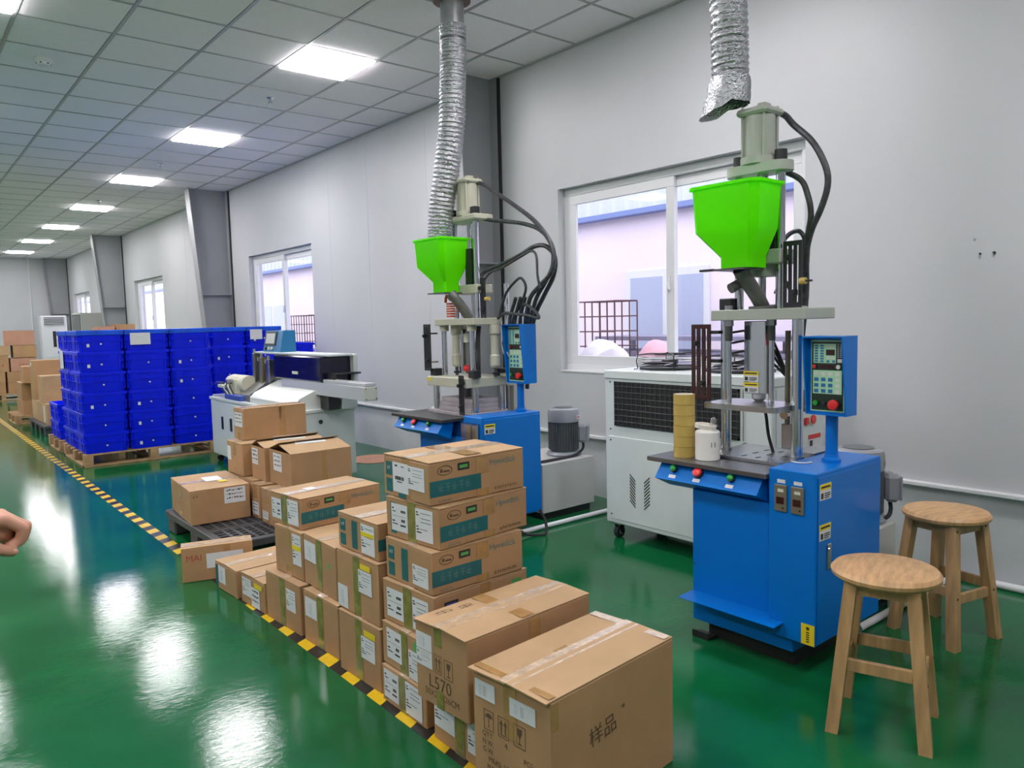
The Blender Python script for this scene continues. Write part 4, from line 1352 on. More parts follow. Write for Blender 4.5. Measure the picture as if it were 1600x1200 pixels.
def base_unit(t, P):
    """cabinet, worktop and button console; local metres"""
    xf, yl, yr = P['panel']           # panel front x, left y, right y
    xb = P['back']
    # main body under the table
    b = MB().bar(xf, xb, yr, yl, 0.075, 0.66, bev=0.003)
    b.build('base_body', M_BLUE, t)
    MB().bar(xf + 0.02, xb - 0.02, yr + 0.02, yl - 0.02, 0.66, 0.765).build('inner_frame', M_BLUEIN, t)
    MB().bar(xf + 0.05, xb - 0.02, yr + 0.02, yl - 0.05, 0.0, 0.075).build('skid', M_BLACK, t)
    f = MB().bar(xf - 0.012, xf + 0.05, yl - 0.09, yl - 0.005, 0.0, 0.012)
    f.bar(xf - 0.012, xf - 0.006, yl - 0.09, yl - 0.005, 0.012, 0.03)
    f.build('foot', M_BLACK, t)
    # foot ledge
    MB().prism([(xf, yl, 0.205), (xf - 0.105, yl, 0.200), (xf - 0.105, yr + 0.02, 0.200), (xf, yr + 0.02, 0.205)], (0, 0, -0.003)).build('ledge', M_BLUE, t, smooth=False)
    for z in (0.60, 0.33, 0.13):
        MB().cyl((xf - 0.002, yl - 0.012, z), (xf, yl - 0.012, z), 0.004, n=8).build('screw', M_CHROME, t)
    # right hand electrical cabinet
    cx0, cx1, cy0, cy1, cz0, cz1 = P['cab']
    c = MB().bar(cx0, cx1, cy0, cy1, cz0, cz1, bev=0.004).build('electrical_cabinet', M_BLUE, t)
    d = MB().bar(cx0 + 0.012, cx1 - 0.006, cy0 - 0.004, cy0, cz0 + 0.008, cz1 - 0.016, bev=0.0015).build('door', M_BLUE, c)
    zm = (cz0 + cz1) / 2
    h = MB().bar(cx0 + 0.075, cx0 + 0.105, cy0 - 0.009, cy0 - 0.004, zm - 0.045, zm + 0.055, bev=0.002)
    h.cyl((cx0 + 0.09, cy0 - 0.012, zm + 0.03), (cx0 + 0.09, cy0 - 0.008, zm + 0.03), 0.008, n=10)
    h.build('handle', M_STEEL, d)
    warning_label(t, (cx0 + 0.018, cy0 - 0.0042, cz1 - 0.105), (1, 0, 0), (0, 0, 1), 0.085, 0.062)
    warning_label(t, (cx0 + 0.018, cy0 - 0.0042, zm + 0.075), (1, 0, 0), (0, 0, 1), 0.085, 0.062)
    b = MB().bar(cx0 - 0.0012, cx0 - 0.0004, cy0 + 0.001, cy0 + 0.055, cz0 + 0.004, cz0 + 0.085)
    yo = b.build('yellow_notice', M_YELLOW, t, 'yellow notice sticker', smooth=False)
    bb = MB()
    for k in range(5):
        bb.bar(cx0 - 0.0018, cx0 - 0.0012, cy0 + 0.022, cy0 + 0.034, cz0 + 0.014 + k * 0.009, cz0 + 0.019 + k * 0.009)
    bb.box((cx0 - 0.0015, cy0 + 0.028, cz0 + 0.068), (0.0006, 0.012, 0.012), rot=None)
    bb.build('print', M_INK, yo, smooth=False)
    # two timers
    if P.get('timers'):
        for k, y in enumerate((cy1 - 0.055, cy1 - 0.125)):
            tm = MB().bar(cx0 - 0.008, cx0, y - 0.026, y + 0.026, cz1 - 0.165, cz1 - 0.06, bev=0.002).build('timer', M_BRONZE, t)
            MB().bar(cx0 - 0.010, cx0 - 0.008, y - 0.016, y + 0.016, cz1 - 0.135, cz1 - 0.108).build('display', M_LCD, tm)
            MB().bar(cx0 - 0.010, cx0 - 0.008, y - 0.014, y + 0.010, cz1 - 0.088, cz1 - 0.076).build('name_plate', M_KEYW, tm)
            MB().cyl((cx0 - 0.011, y - 0.012, cz1 - 0.15), (cx0 - 0.008, y - 0.012, cz1 - 0.15), 0.004, n=8).build('key', M_BLACK, tm)
            MB().bar(cx0 - 0.001, cx0 - 0.0003, y - 0.017, y + 0.017, cz1 - 0.054, cz1 - 0.040).build('caption', M_PAPER, t)
    else:
        cv = MB().bar(cx0 - 0.035, cx0, cy0 + 0.02, cy1 - 0.02, cz1 - 0.19, cz1 - 0.04).build('timer_cover', M_CLEARPLASTIC, t, 'clear hinged cover over timers', smooth=False)
        for k, y in enumerate((cy1 - 0.055, cy1 - 0.125)):
            MB().bar(cx0 - 0.008, cx0, y - 0.026, y + 0.026, cz1 - 0.165, cz1 - 0.06, bev=0.002).build('timer', M_BRONZE, t)
    # worktop
    tx0, tx1, ty0, ty1, tz = P['table']
    MB().bar(tx0, tx1, ty0, ty1, tz - 0.02, tz, bev=0.002).build('worktop', P['topmat'], t)
    # console wedge with three buttons
    kx = tx0 + 0.035
    ky0, ky1 = ty0 + 0.03, ty1 - 0.06
    prof = [(kx, tz - 0.021), (kx - 0.052, tz - 0.088), (kx + 0.05, tz - 0.135), (kx + 0.08, tz - 0.021)]
    k = MB().prism([(x, ky0, z) for x, z in prof], (0, ky1 - ky0, 0)).build('button_console', M_BLUE, t)
    n = Vector((-0.067, 0, 0.052)).normalized()
    for f, m, r, nm in ((.17, M_GREENB, .014, 'start_button'), (.42, M_REDB, .021, 'emergency_stop'), (.74, M_GREENB, .014, 'start_button')):
        y = ky1 - (ky1 - ky0) * f
        c = Vector((kx - 0.02, y, tz - 0.021 - 0.0258))
        b = MB().cyl(c, c + n * 0.01, r * 1.1, n=16)
        bo = b.build('button_bezel', M_BLACK, k)
        q = Vector((0, 0, 1)).rotation_difference(n).to_matrix().to_4x4()
        bb = MB().lathe([(r * .8, 0.008), (r, 0.012), (r * .95, 0.022), (r * .5, 0.026)], n=16)
        bmesh.ops.transform(bb.bm, matrix=Matrix.Translation(c) @ q, verts=bb.bm.verts)
        bb.build(nm, m, k)
        o = Vector((kx - 0.045, y + 0.018, tz - 0.021 - 0.058)) + n * 0.0006
        dwn = Vector((-0.052, 0, -0.067)).normalized()
        MB().prism([o, o + Vector((0, -0.036, 0)), o + Vector((0, -0.036, 0)) + dwn * -0.016, o + dwn * -0.016], n * 0.0008).build('caption', M_PAPER, k, smooth=False)

def machine_near():
    ax, ay = -1.36, -3.05
    t = thing('moulding_machine', 'blue vertical injection moulding machine nearest the camera, tall green hopper, silver worktop', 'moulding machine', (ax, ay, 0))
    base_unit(t, dict(panel=(-0.24, 0.17, -0.31), back=0.20, cab=(-0.275, 0.25, -0.42, -0.222, 0.14, 0.812), table=(-0.29, 0.12, -0.218, 0.385, 0.785), topmat=mat('steel_worktop', (0.22, 0.22, 0.235), 0.28, 0.8, var=0.08), timers=True))
    MB().bar(-0.115, 0.22, -0.205, 0.20, 0.785, 0.800, bev=0.002).build('platen', M_STEEL, t)
    for k in range(3):
        for j in range(3):
            MB().box((-0.06 + 0.09 * k, 0.03 - 0.07 * j, 0.8005), (0.035, 0.012, 0.001)).build('clamp_slot', M_BLACK, t)
    tb = MB().bar(0.10, 0.30, -0.205, -0.10, 0.800, 0.815).build('rear_plate', M_STEEL, t)
    # main posts
    for (x, y) in ((0.01, 0.17), (0.0, -0.185)):
        p = MB().cyl((x, y, 0.80), (x, y, 1.39), 0.0235, n=20).build('tie_bar', M_CHROME, t)
        MB().lathe([(0.030, 0.80), (0.030, 0.815)], (x, y, 0), 18).build('collar', M_STEEL, p)
    # moving plate
    n = 8
    pts = []
    x0, x1, y0, y1, rr = -0.14, 0.10, -0.165, 0.195, 0.03
    for (cx, cy, a0) in ((x0 + rr, y0 + rr, PI), (x1 - rr, y0 + rr, 1.5 * PI), (x1 - rr, y1 - rr, 0), (x0 + rr, y1 - rr, 0.5 * PI)):
        for k in range(n + 1):
            a = a0 + 0.5 * PI * k / n
            pts.append((cx + rr * math.cos(a), cy + rr * math.sin(a), 1.006))
    MB().prism(pts, (0, 0, 0.024)).build('moving_plate', M_STEEL, t)
    # mid plate with nuts
    MB().bar(-0.075, 0.16, -0.262, 0.192, 1.390, 1.436, bev=0.003).build('injection_plate', M_MACH, t)
    MB().box((0.01, 0.155, 1.462), (0.06, 0.065, 0.052), bev=0.004).build('tie_bar_nut', M_BLACK, t)
    for (x, y) in ((-0.05, 0.115), (0.03, -0.045)):
        r = MB().cyl((x, y, 1.03), (x, y, 1.39), 0.0125, n=14).build('guide_rod', M_CHROME, t)
        MB().cyl((x, y, 1.365), (x, y, 1.39), 0.021, n=6).build('nut', M_STEEL, r)
        MB().cyl((x, y, 1.436), (x, y, 1.455), 0.017, n=6).build('nut', M_STEEL, r)
        MB().cyl((x, y, 1.30), (x, y, 1.365), 0.0165, n=12).build('sleeve', M_DSTEEL, r)
    # nozzle guard
    g = MB().bar(0.02, 0.095, -0.02, 0.085, 1.065, 1.385, bev=0.003).build('nozzle_guard', M_CHROME, t)
    warning_label(g, (0.0195, 0.085, 1.068), (0, -1, 0), (0, 0, 1), 0.075, 0.046)
    warning_label(g, (0.0195, 0.085, 1.118), (0, -1, 0), (0, 0, 1), 0.075, 0.046)
    b = MB().bar(0.03, 0.09, -0.0212, -0.0202, 1.28, 1.33)
    b.build('red_stripe', M_REDB, g, smooth=False)
    MB().lathe([(0.018, 1.030), (0.03, 1.042), (0.032, 1.066)], (0.055, 0.03, 0), 18).build('nozzle', M_STEEL, t)
    # dark slide and rods at the rear
    MB().bar(0.10, 0.135, -0.135, -0.105, 0.815, 1.39).build('rear_slide', M_BLACK, t)
    MB().cyl((0.13, -0.065, 0.82), (0.13, -0.065, 1.34), 0.012, n=12).build('copper_rod', M_BRONZE, t)
    br = MB().box((0.05, -0.12, 0.885), (0.012, 0.07, 0.11), bev=0.003).build('bracket', M_STEEL, t)
    MB().cyl((0.04, -0.10, 0.98), (0.056, -0.10, 0.98), 0.02, n=12).build('roller', M_CHROME, br)
    sw = MB().box((0.03, -0.165, 0.90), (0.025, 0.022, 0.20), bev=0.003).build('limit_switch', M_BLACK, t)
    MB().tube([(0.03, -0.165, 0.99), (0.02, -0.175, 1.04), (0.05, -0.17, 1.20), (0.07, -0.15, 1.36)], 0.005, n=6).build('wire', M_RUBBER, sw)
    MB().tube([(0.06, 0.02, 1.03), (0.07, 0.005, 0.97), (0.075, -0.005, 0.88), (0.09, -0.02, 0.80)], 0.007, n=8).build('cable', M_RUBBER, t)
    # upper posts
    for y in (0.115, -0.085):
        p = MB().cyl((0.03, y, 1.436), (0.03, y, 2.015), 0.0195, n=18).build('injection_post', M_CHROME, t)
        MB().cyl((0.03, y, 2.052), (0.03, y, 2.10), 0.026, n=18).build('cap_nut', M_BLACK, p)
    oblong_plate(t, 0.03, 0.015, 0.13, 0.30, 2.012, 2.052, M_MACH)
    tie_cylinder(t, 0.03, 0.015, 2.052, 2.285, 0.064, M_MACH)
    # crosshead and ram
    MB().bar(-0.04, 0.10, -0.125, 0.155, 1.625, 1.685, bev=0.004).build('crosshead', M_MACH, t)
    MB().lathe([(0.06, 1.575), (0.06, 1.625)], (0.03, 0.0, 0), 20).build('ram_flange', M_MACH, t)
    MB().cyl((0.03, 0, 1.436), (0.03, 0, 1.575), 0.016, n=14).build('plunger', M_STEEL, t)
    MB().cyl((0.03, 0, 1.685), (0.03, 0, 2.012), 0.024, n=16).build('ram', M_CHROME, t)
    MB().bar(0.0, 0.02, -0.075, -0.03, 1.69, 1.80).build('sensor_plate', M_BLACK, t)
    # feed throat
    f = MB().tube([(-0.135, 0.0, 1.605), (-0.11, -0.005, 1.57), (-0.04, -0.012, 1.50), (0.015, -0.012, 1.445)], 0.034, n=16, rfun=lambda i, n_: 0.034 - 0.004 * i / n_)
    fo = f.build('feed_throat', M_GUN, t)
    MB().cyl((-0.09, 0.025, 1.55), (-0.14, 0.045, 1.525), 0.022, n=14).build('side_port', M_GUN, fo)
    MB().lathe([(0.062, 1.436), (0.062, 1.448), (0.05, 1.45)], (0.02, -0.012, 0), 18).build('throat_flange', M_GUN, fo)
    hopper(t, -0.125, 0.03, 0.215, 0.325, 1.955, 1.765, 1.655, 1.608, 0.13, 0.15)
    MB().bar(-0.20, -0.05, -0.06, 0.095, 1.600, 1.608).build('slide_gate', M_DSTEEL, t)
    hd = MB().bar(-0.20, -0.185, 0.09, 0.16, 1.600, 1.610).build('gate_handle', M_BLACK, t)
    slotted_scale(t, -0.02, -0.212, -0.130, 1.44, 1.712, m=M_BLACK)
    MB().bar(-0.02, 0.02, -0.215, -0.125, 1.436, 1.444).build('scale_foot', M_MACH, t)
    MB().cyl((-0.03, -0.235, 1.545), (-0.03, -0.21, 1.545), 0.014, n=8).build('brass_knob', M_AMBER, t)
    MB().cyl((-0.03, -0.262, 1.545), (-0.03, -0.235, 1.545), 0.005, n=6).build('trip_pin', M_BLACK, t)
    slotted_scale(t, -0.03, 0.225, 0.328, 1.030, 1.374)
    MB().bar(-0.03, 0.01, 0.185, 0.24, 1.20, 1.215).build('scale_arm', M_BLACK, t)
    MB().bar(-0.03, 0.01, 0.185, 0.24, 1.33, 1.345).build('scale_arm', M_BLACK, t)
    control_panel(t, -0.07, -0.345, 0.168, 1.008, 1.322, 0.085, -0.0, -0.336, 0.812)
    # hoses
    def W(pts):
        return [(x - ax, y - ay, z) for x, y, z in pts]
    hose(t, W([(-1.30, -3.05, 2.285), (-1.25, -3.10, 2.262), (-1.25, -3.145, 2.211), (-1.25, -3.232, 2.122), (-1.25, -3.289, 2.014), (-1.25, -3.299, 1.935), (-1.25, -3.272, 1.847), (-1.25, -3.23, 1.76), (-1.24, -3.202, 1.66), (-1.2, -3.18, 1.5), (-1.18, -3.15, 1.30)]), 0.0135)
    hose(t, W([(-1.29, -3.10, 2.03), (-1.25, -3.177, 1.979), (-1.25, -3.212, 1.908), (-1.25, -3.227, 1.827), (-1.25, -3.214, 1.735), (-1.22, -3.191, 1.62), (-1.2, -3.16, 1.45), (-1.19, -3.12, 1.30)]), 0.0125)
    hose(t, W([(-1.30, -3.09, 1.66), (-1.27, -3.12, 1.735), (-1.25, -3.149, 1.763), (-1.25, -3.184, 1.755), (-1.24, -3.196, 1.70), (-1.2, -3.16, 1.52)]), 0.010)
    hose(t, W([(-1.31, -3.10, 1.50), (-1.30, -3.12, 1.55), (-1.28, -3.14, 1.54), (-1.26, -3.16, 1.45)]), 0.008)
    for k in range(4):
        MB().tube([(0.02 + 0.01 * k, 0.2, 1.18 + 0.05 * k), (0.08, 0.10 - 0.01 * k, 1.21 + 0.045 * k), (0.14, 0.03, 1.20 + 0.04 * k), (0.2, -0.03, 1.12)], 0.006, n=6).build('cable', M_RUBBER, t)
    # small clear plastic bag and wires on the cabinet top
    MB().tube([(-0.12, -0.23, 0.816), (-0.14, -0.26, 0.818), (-0.12, -0.29, 0.817), (-0.09, -0.30, 0.817)], 0.003, n=6).build('loose_wire', M_PVC, t)
    # supports behind the table
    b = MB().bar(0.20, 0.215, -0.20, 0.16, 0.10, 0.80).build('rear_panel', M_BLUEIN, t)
    return t
machine_near()

def machine_far():
    ax, ay = -1.19, -0.70
    t = thing('moulding_machine', 'blue vertical injection moulding machine farther away under the silver duct, black worktop', 'moulding machine', (ax, ay, 0))
    base_unit(t, dict(panel=(-0.25, 0.26, -0.28), back=0.20, cab=(-0.27, 0.22, -0.48, -0.29, 0.14, 0.812), table=(-0.375, 0.02, -0.20, 0.43, 0.785), topmat=mat('black_worktop', (0.03, 0.03, 0.032), 0.4), timers=False))
    # stacked mould plates on the bed
    MB().bar(-0.17, 0.20, -0.27, 0.27, 0.785, 0.806, bev=0.002).build('platen', M_MOLD, t)
    for k in range(3):
        MB().bar(-0.13 + 0.004 * k, 0.10, -0.19, 0.19 - 0.01 * k, 0.807 + 0.03 * k, 0.836 + 0.03 * k, bev=0.002).build('mould_plate', M_MOLD, t)
    MB().cyl((0.0, 0.02, 0.897), (0.0, 0.02, 0.975), 0.03, n=14).build('mould_core', M_DSTEEL, t)
    for (x, y) in ((-0.11, 0.24), (-0.11, -0.21), (0.14, -0.19), (0.14, 0.24)):
        p = MB().cyl((x, y, 0.806), (x, y, 0.975), 0.022, n=18).build('tie_bar', M_CHROME, t)
        MB().box((x, y, 1.066), (0.062, 0.062, 0.05), bev=0.003).build('tie_bar_nut', M_BLACK, p)
    MB().bar(-0.185, 0.165, -0.215, 0.245, 0.976, 1.04, bev=0.004).build('clamp_plate', M_MACH1, t)
    MB().bar(-0.1862, -0.1852, 0.19, 0.235, 1.012, 1.032).build('caution_sticker', M_YELLOW, t, smooth=False)
    for (x, y) in ((-0.06, 0.20), (-0.06, -0.125), (0.10, -0.165), (0.10, 0.20)):
        p = MB().cyl((x, y, 1.04), (x, y, 1.39), 0.019, n=16).build('guide_post', M_CHROME, t)
        MB().lathe([(0.033, 1.35), (0.033, 1.39)], (x, y, 0), 16).build('bushing', M_MACH1, p)
    MB().bar(-0.11, 0.13, -0.215, 0.245, 1.390, 1.434, bev=0.003).build('injection_plate', M_MACH1, t)
    for (x, y) in ((-0.01, 0.13), (0.06, -0.215)):
        c = MB().lathe([(0.024, 1.10), (0.034, 1.115), (0.034, 1.18), (0.027, 1.19), (0.027, 1.32), (0.036, 1.33), (0.036, 1.39)], (x, y, 0), 18).build('clamp_cylinder', M_MACH1, t)
        MB().cyl((x, y, 1.04), (x, y, 1.10), 0.012, n=12).build('piston_rod', M_DSTEEL, c)
        MB().lathe([(0.022, 1.055), (0.022, 1.07)], (x, y, 0), 12).build('rod_nut', M_BLACK, c)
    MB().bar(0.02, 0.07, 0.0, 0.06, 1.06, 1.38).build('nozzle_guard', M_STEEL, t)
    MB().bar(-0.005, 0.018, 0.01, 0.05, 1.27, 1.33).build('warning_label', M_KEYW, t)
    MB().bar(0.02, 0.05, 0.06, 0.09, 1.08, 1.36).build('heater_block', M_DSTEEL, t)
    MB().sphere((0.0, 0.03, 1.09), 0.025, 2).build('red_fitting', M_REDB, t)
    # upper posts, crosshead, top plate, cylinder
    for (x, y) in ((0.0, 0.115), (0.0, -0.115)):
        p = MB().cyl((x, y, 1.434), (x, y, 2.085), 0.021, n=18).build('injection_post', M_CHROME, t)
        MB().box((x, y, 2.15), (0.05, 0.05, 0.05), bev=0.004).build('cap_nut', M_BLACK, p)
    for (x, y) in ((0.06, -0.02),):
        MB().cyl((x, y, 1.69), (x, y, 2.085), 0.026, n=16).build('ram', M_CHROME, t)
    MB().bar(-0.04, 0.10, -0.16, 0.16, 1.60, 1.66, bev=0.004).build('crosshead', M_MACH1, t)
    MB().bar(-0.05, 0.11, -0.175, 0.17, 2.085, 2.125, bev=0.008).build('top_plate', M_MACH1, t)
    tie_cylinder(t, 0.03, 0.0, 2.125, 2.37, 0.066, M_MACH1)
    MB().bar(-0.03, 0.0, -0.09, -0.03, 1.66, 1.90).build('sensor_rail', M_BLACK, t)
    # feed throat
    f = MB().tube([(-0.12, 0.02, 1.605), (-0.10, 0.0, 1.57), (-0.05, -0.02, 1.50), (0.0, -0.02, 1.44)], 0.034, n=14)
    f.build('feed_throat', M_GUN, t)
    hopper(t, -0.115, 0.125, 0.25, 0.34, 1.975, 1.79, 1.685, 1.612, 0.13, 0.15)
    MB().bar(-0.19, -0.04, 0.0, 0.20, 1.604, 1.612).build('slide_gate', M_DSTEEL, t)
    for k in range(6):
        MB().box((-0.075, 0.09, 1.452 + 0.017 * k), (0.04, 0.055, 0.012), bev=0.002).build('heater_fin', M_ORANGE, t)
    MB().tube([(-0.09, 0.13, 1.55), (-0.10, 0.10, 1.59), (-0.08, 0.08, 1.56)], 0.01, n=8).build('heater_lead', M_ORANGE, t)
    slotted_scale(t, -0.155, 0.235, 0.315, 1.075, 1.40, m=M_BLACK)
    MB().bar(-0.155, -0.09, 0.24, 0.255, 1.13, 1.14).build('scale_arm', M_BRONZE, t)
    MB().bar(-0.155, -0.09, 0.24, 0.255, 1.33, 1.34).build('scale_arm', M_BLACK, t)
    slotted_scale(t, -0.20, -0.205, -0.155, 0.80, 1.06, m=M_BLACK)
    MB().bar(-0.196, -0.17, -0.20, -0.16, 1.0, 1.02).build('scale_arm', M_BLACK, t)
    slotted_scale(t, 0.0, -0.205, -0.15, 1.434, 1.70, m=M_BLACK)
    MB().cyl((0.0, -0.245, 1.56), (0.0, -0.205, 1.56), 0.013, n=8).build('brass_knob', M_AMBER, t)
    # rear guide rods
    for y in (-0.26, -0.285):
        MB().cyl((0.125, y, 1.04), (0.125, y, 1.66), 0.009, n=10).build('guide_rod', M_CHROME, t)
    MB().bar(0.10, 0.15, -0.30, -0.215, 1.04, 1.06).build('rod_foot', M_MACH1, t)
    for y, m in ((-0.25, M_STEEL), (-0.275, M_BRONZE)):
        MB().cyl((0.15, y, 0.80), (0.15, y, 0.976), 0.014, n=10).build('copper_rod', m, t)
    control_panel(t, 0.085, -0.395, 0.185, 1.000, 1.388, 0.105, 0.135, -0.385, 0.812)
    def W(pts):
        return [(x - ax, y - ay, z) for x, y, z in pts]
    lists = [
        ([(-1.15, -.72, 2.36), (-1.1, -0.80, 2.33), (-1.1, -0.899, 2.274), (-1.1, -1.094, 2.165), (-1.1, -1.309, 2.03), (-1.1, -1.441, 1.899), (-1.1, -1.484, 1.798), (-1.1, -1.458, 1.703), (-1.1, -1.356, 1.631), (-1.08, -1.232, 1.556), (-1.03, -1.146, 1.45), (-0.96, -1.066, 1.25), (-0.95, -1.03, 0.95)], 0.0145),
        ([(-1.15, -.80, 2.105), (-1.12, -0.90, 2.08), (-1.1, -1.025, 2.059), (-1.1, -1.216, 2.021), (-1.1, -1.367, 1.965), (-1.09, -1.45, 1.87), (-1.09, -1.46, 1.75), (-1.08, -1.38, 1.65), (-1.05, -1.25, 1.54), (-.98, -1.10, 1.35), (-.96, -1.0, 1.0)], 0.0135),
        ([(-1.18, -.80, 1.66), (-1.13, -0.82, 1.74), (-1.1, -0.947, 1.778), (-1.1, -1.146, 1.825), (-1.1, -1.304, 1.872), (-1.09, -1.405, 1.863), (-1.08, -1.47, 1.79), (-1.06, -1.43, 1.68), (-1.02, -1.30, 1.57), (-.97, -1.14, 1.42), (-.94, -1.0, 1.1)], 0.0145),
        ([(-1.17, -.83, 1.64), (-1.15, -0.90, 1.727), (-1.15, -1.042, 1.758), (-1.15, -1.237, 1.816), (-1.15, -1.329, 1.84), (-1.15, -1.376, 1.805), (-1.15, -1.384, 1.687), (-1.14, -1.394, 1.608)], 0.008),
        ([(-1.1, -0.934, 1.44), (-1.1, -1.007, 1.585), (-1.1, -1.108, 1.664), (-1.1, -1.173, 1.681), (-1.08, -1.19, 1.619), (-1.05, -1.103, 1.519), (-1.03, -1.0, 1.43), (-1.02, -.96, 1.3)], 0.009),
        ([(-1.1, -0.92, 1.43), (-1.1, -1.0, 1.462), (-1.1, -1.068, 1.458), (-1.1, -1.228, 1.442), (-1.1, -1.332, 1.425), (-1.1, -1.291, 1.473), (-1.08, -1.186, 1.513), (-1.05, -1.102, 1.49), (-1.02, -1.06, 1.38)], 0.010),
    ]
    for p, r in lists:
        hose(t, W(p), r)
    for k in range(4):
        hose(t, [(0.14 + 0.02 * k, -0.28 - 0.03 * k, 1.0), (0.13 + 0.02 * k, -0.29 - 0.03 * k, 1.25), (0.12 + 0.015 * k, -0.31 - 0.035 * k, 1.42), (0.10 + 0.01 * k, -0.40 - 0.035 * k, 1.56)], 0.012)
    for k in range(3):
        MB().tube([(0.12, -0.20 - 0.01 * k, 1.41), (0.10, -0.24, 1.32 - 0.02 * k), (0.09, -0.27 - 0.02 * k, 1.20), (0.11, -0.33, 1.14)], 0.004, n=6).build('wire', (M_PVC, M_RUBBER, M_PVC)[k], t)
    for k in range(5):
        MB().tube([(0.02, -0.07 - 0.012 * k, 1.38), (0.0, -0.09 - 0.01 * k, 1.30), (-0.01, -0.08 - 0.015 * k, 1.18), (0.02, -0.06 - 0.01 * k, 1.08)], 0.004, n=6).build('wire', M_RUBBER, t)
    return t
machine_far()

# ------------------------------------------------------------------ flexible ducts
def duct(t, pts, r, sub=28, seed=1, n=28):
    rnd = random.Random(seed)
    P = catmull([Vector(p) for p in pts], sub)
    dense = []
    b = MB()
    def rf(i, N):
        ph = i % 4
        base = r * (1.0 if ph in (0, 1) else 0.93)
        return lambda k: base * (1 + 0.03 * math.sin(k * 2.4 + i * 1.7) + rnd.uniform(-0.02, 0.02))
    b.tube(pts, r, n=n, sub=sub, rfun=rf)
    return b.build('corrugated_hose', M_FOIL, t)

def ducts():
    t = thing('exhaust_duct', 'silver flexible foil duct from the ceiling down into the far green hopper', 'duct', (-1.24, -0.69, CH))
    def L(p):
        return (p[0] + 1.24, p[1] + 0.69, p[2] - CH)
    duct(t, [L(p) for p in [(-1.24, -0.69, 3.36), (-1.24, -0.69, 3.15), (-1.245, -0.68, 2.95), (-1.25, -0.66, 2.7), (-1.265, -0.615, 2.45), (-1.285, -0.57, 2.2), (-1.295, -0.55, 2.0), (-1.30, -0.545, 1.90)]], 0.088, sub=34, seed=3)
    MB().cyl(L((-1.24, -0.69, 3.53)), L((-1.24, -0.69, 3.34)), 0.079, n=24).build('metal_collar', M_STEEL, t)
    MB().lathe([(0.079, -0.012), (0.125, -0.012), (0.125, -0.002)], n=24).build('ceiling_flange', M_RUST, t)
    MB().lathe([(0.0845, -0.245), (0.0865, -0.25), (0.0865, -0.262), (0.0845, -0.266)], n=24).build('hose_clamp', M_DSTEEL, t)
    t = thing('exhaust_duct', 'silver flexible foil duct hanging loose above the near moulding machine', 'duct', (-1.40, -2.925, CH))
    duct(t, [(0, 0, 0.0), (0.0, 0, -0.3), (0, 0, -0.6), (0, -0.005, -0.9), (0.005, -0.01, -1.15)], 0.0785, sub=36, seed=5)
    MB().lathe([(0.0785, -0.012), (0.125, -0.012), (0.125, -0.002)], n=24).build('ceiling_flange', M_RUST, t)
    # torn end: crumpled open foil skirt
    rnd = random.Random(4)
    rings = []
    for j in range(6):
        z = -1.10 - 0.022 * j
        ring = []
        for k in range(28):
            a = 2 * PI * k / 28
            side = math.cos(a - 2.2)
            rr = 0.081 + 0.010 * j * max(0, side) + rnd.uniform(-0.006, 0.006)
            zz = z - 0.012 * j * max(0, side) + rnd.uniform(-0.004, 0.004)
            ring.append((rr * math.cos(a), -0.01 + rr * math.sin(a), zz))
        rings.append(ring)
    MB().loft(rings, cap=False).build('torn_end', M_FOIL, t)
    MB().lathe([(0.07, -1.149), (0.074, -1.152)], (0.004, -0.01, 0), 24).build('dark_mouth', M_DARK, t)
ducts()

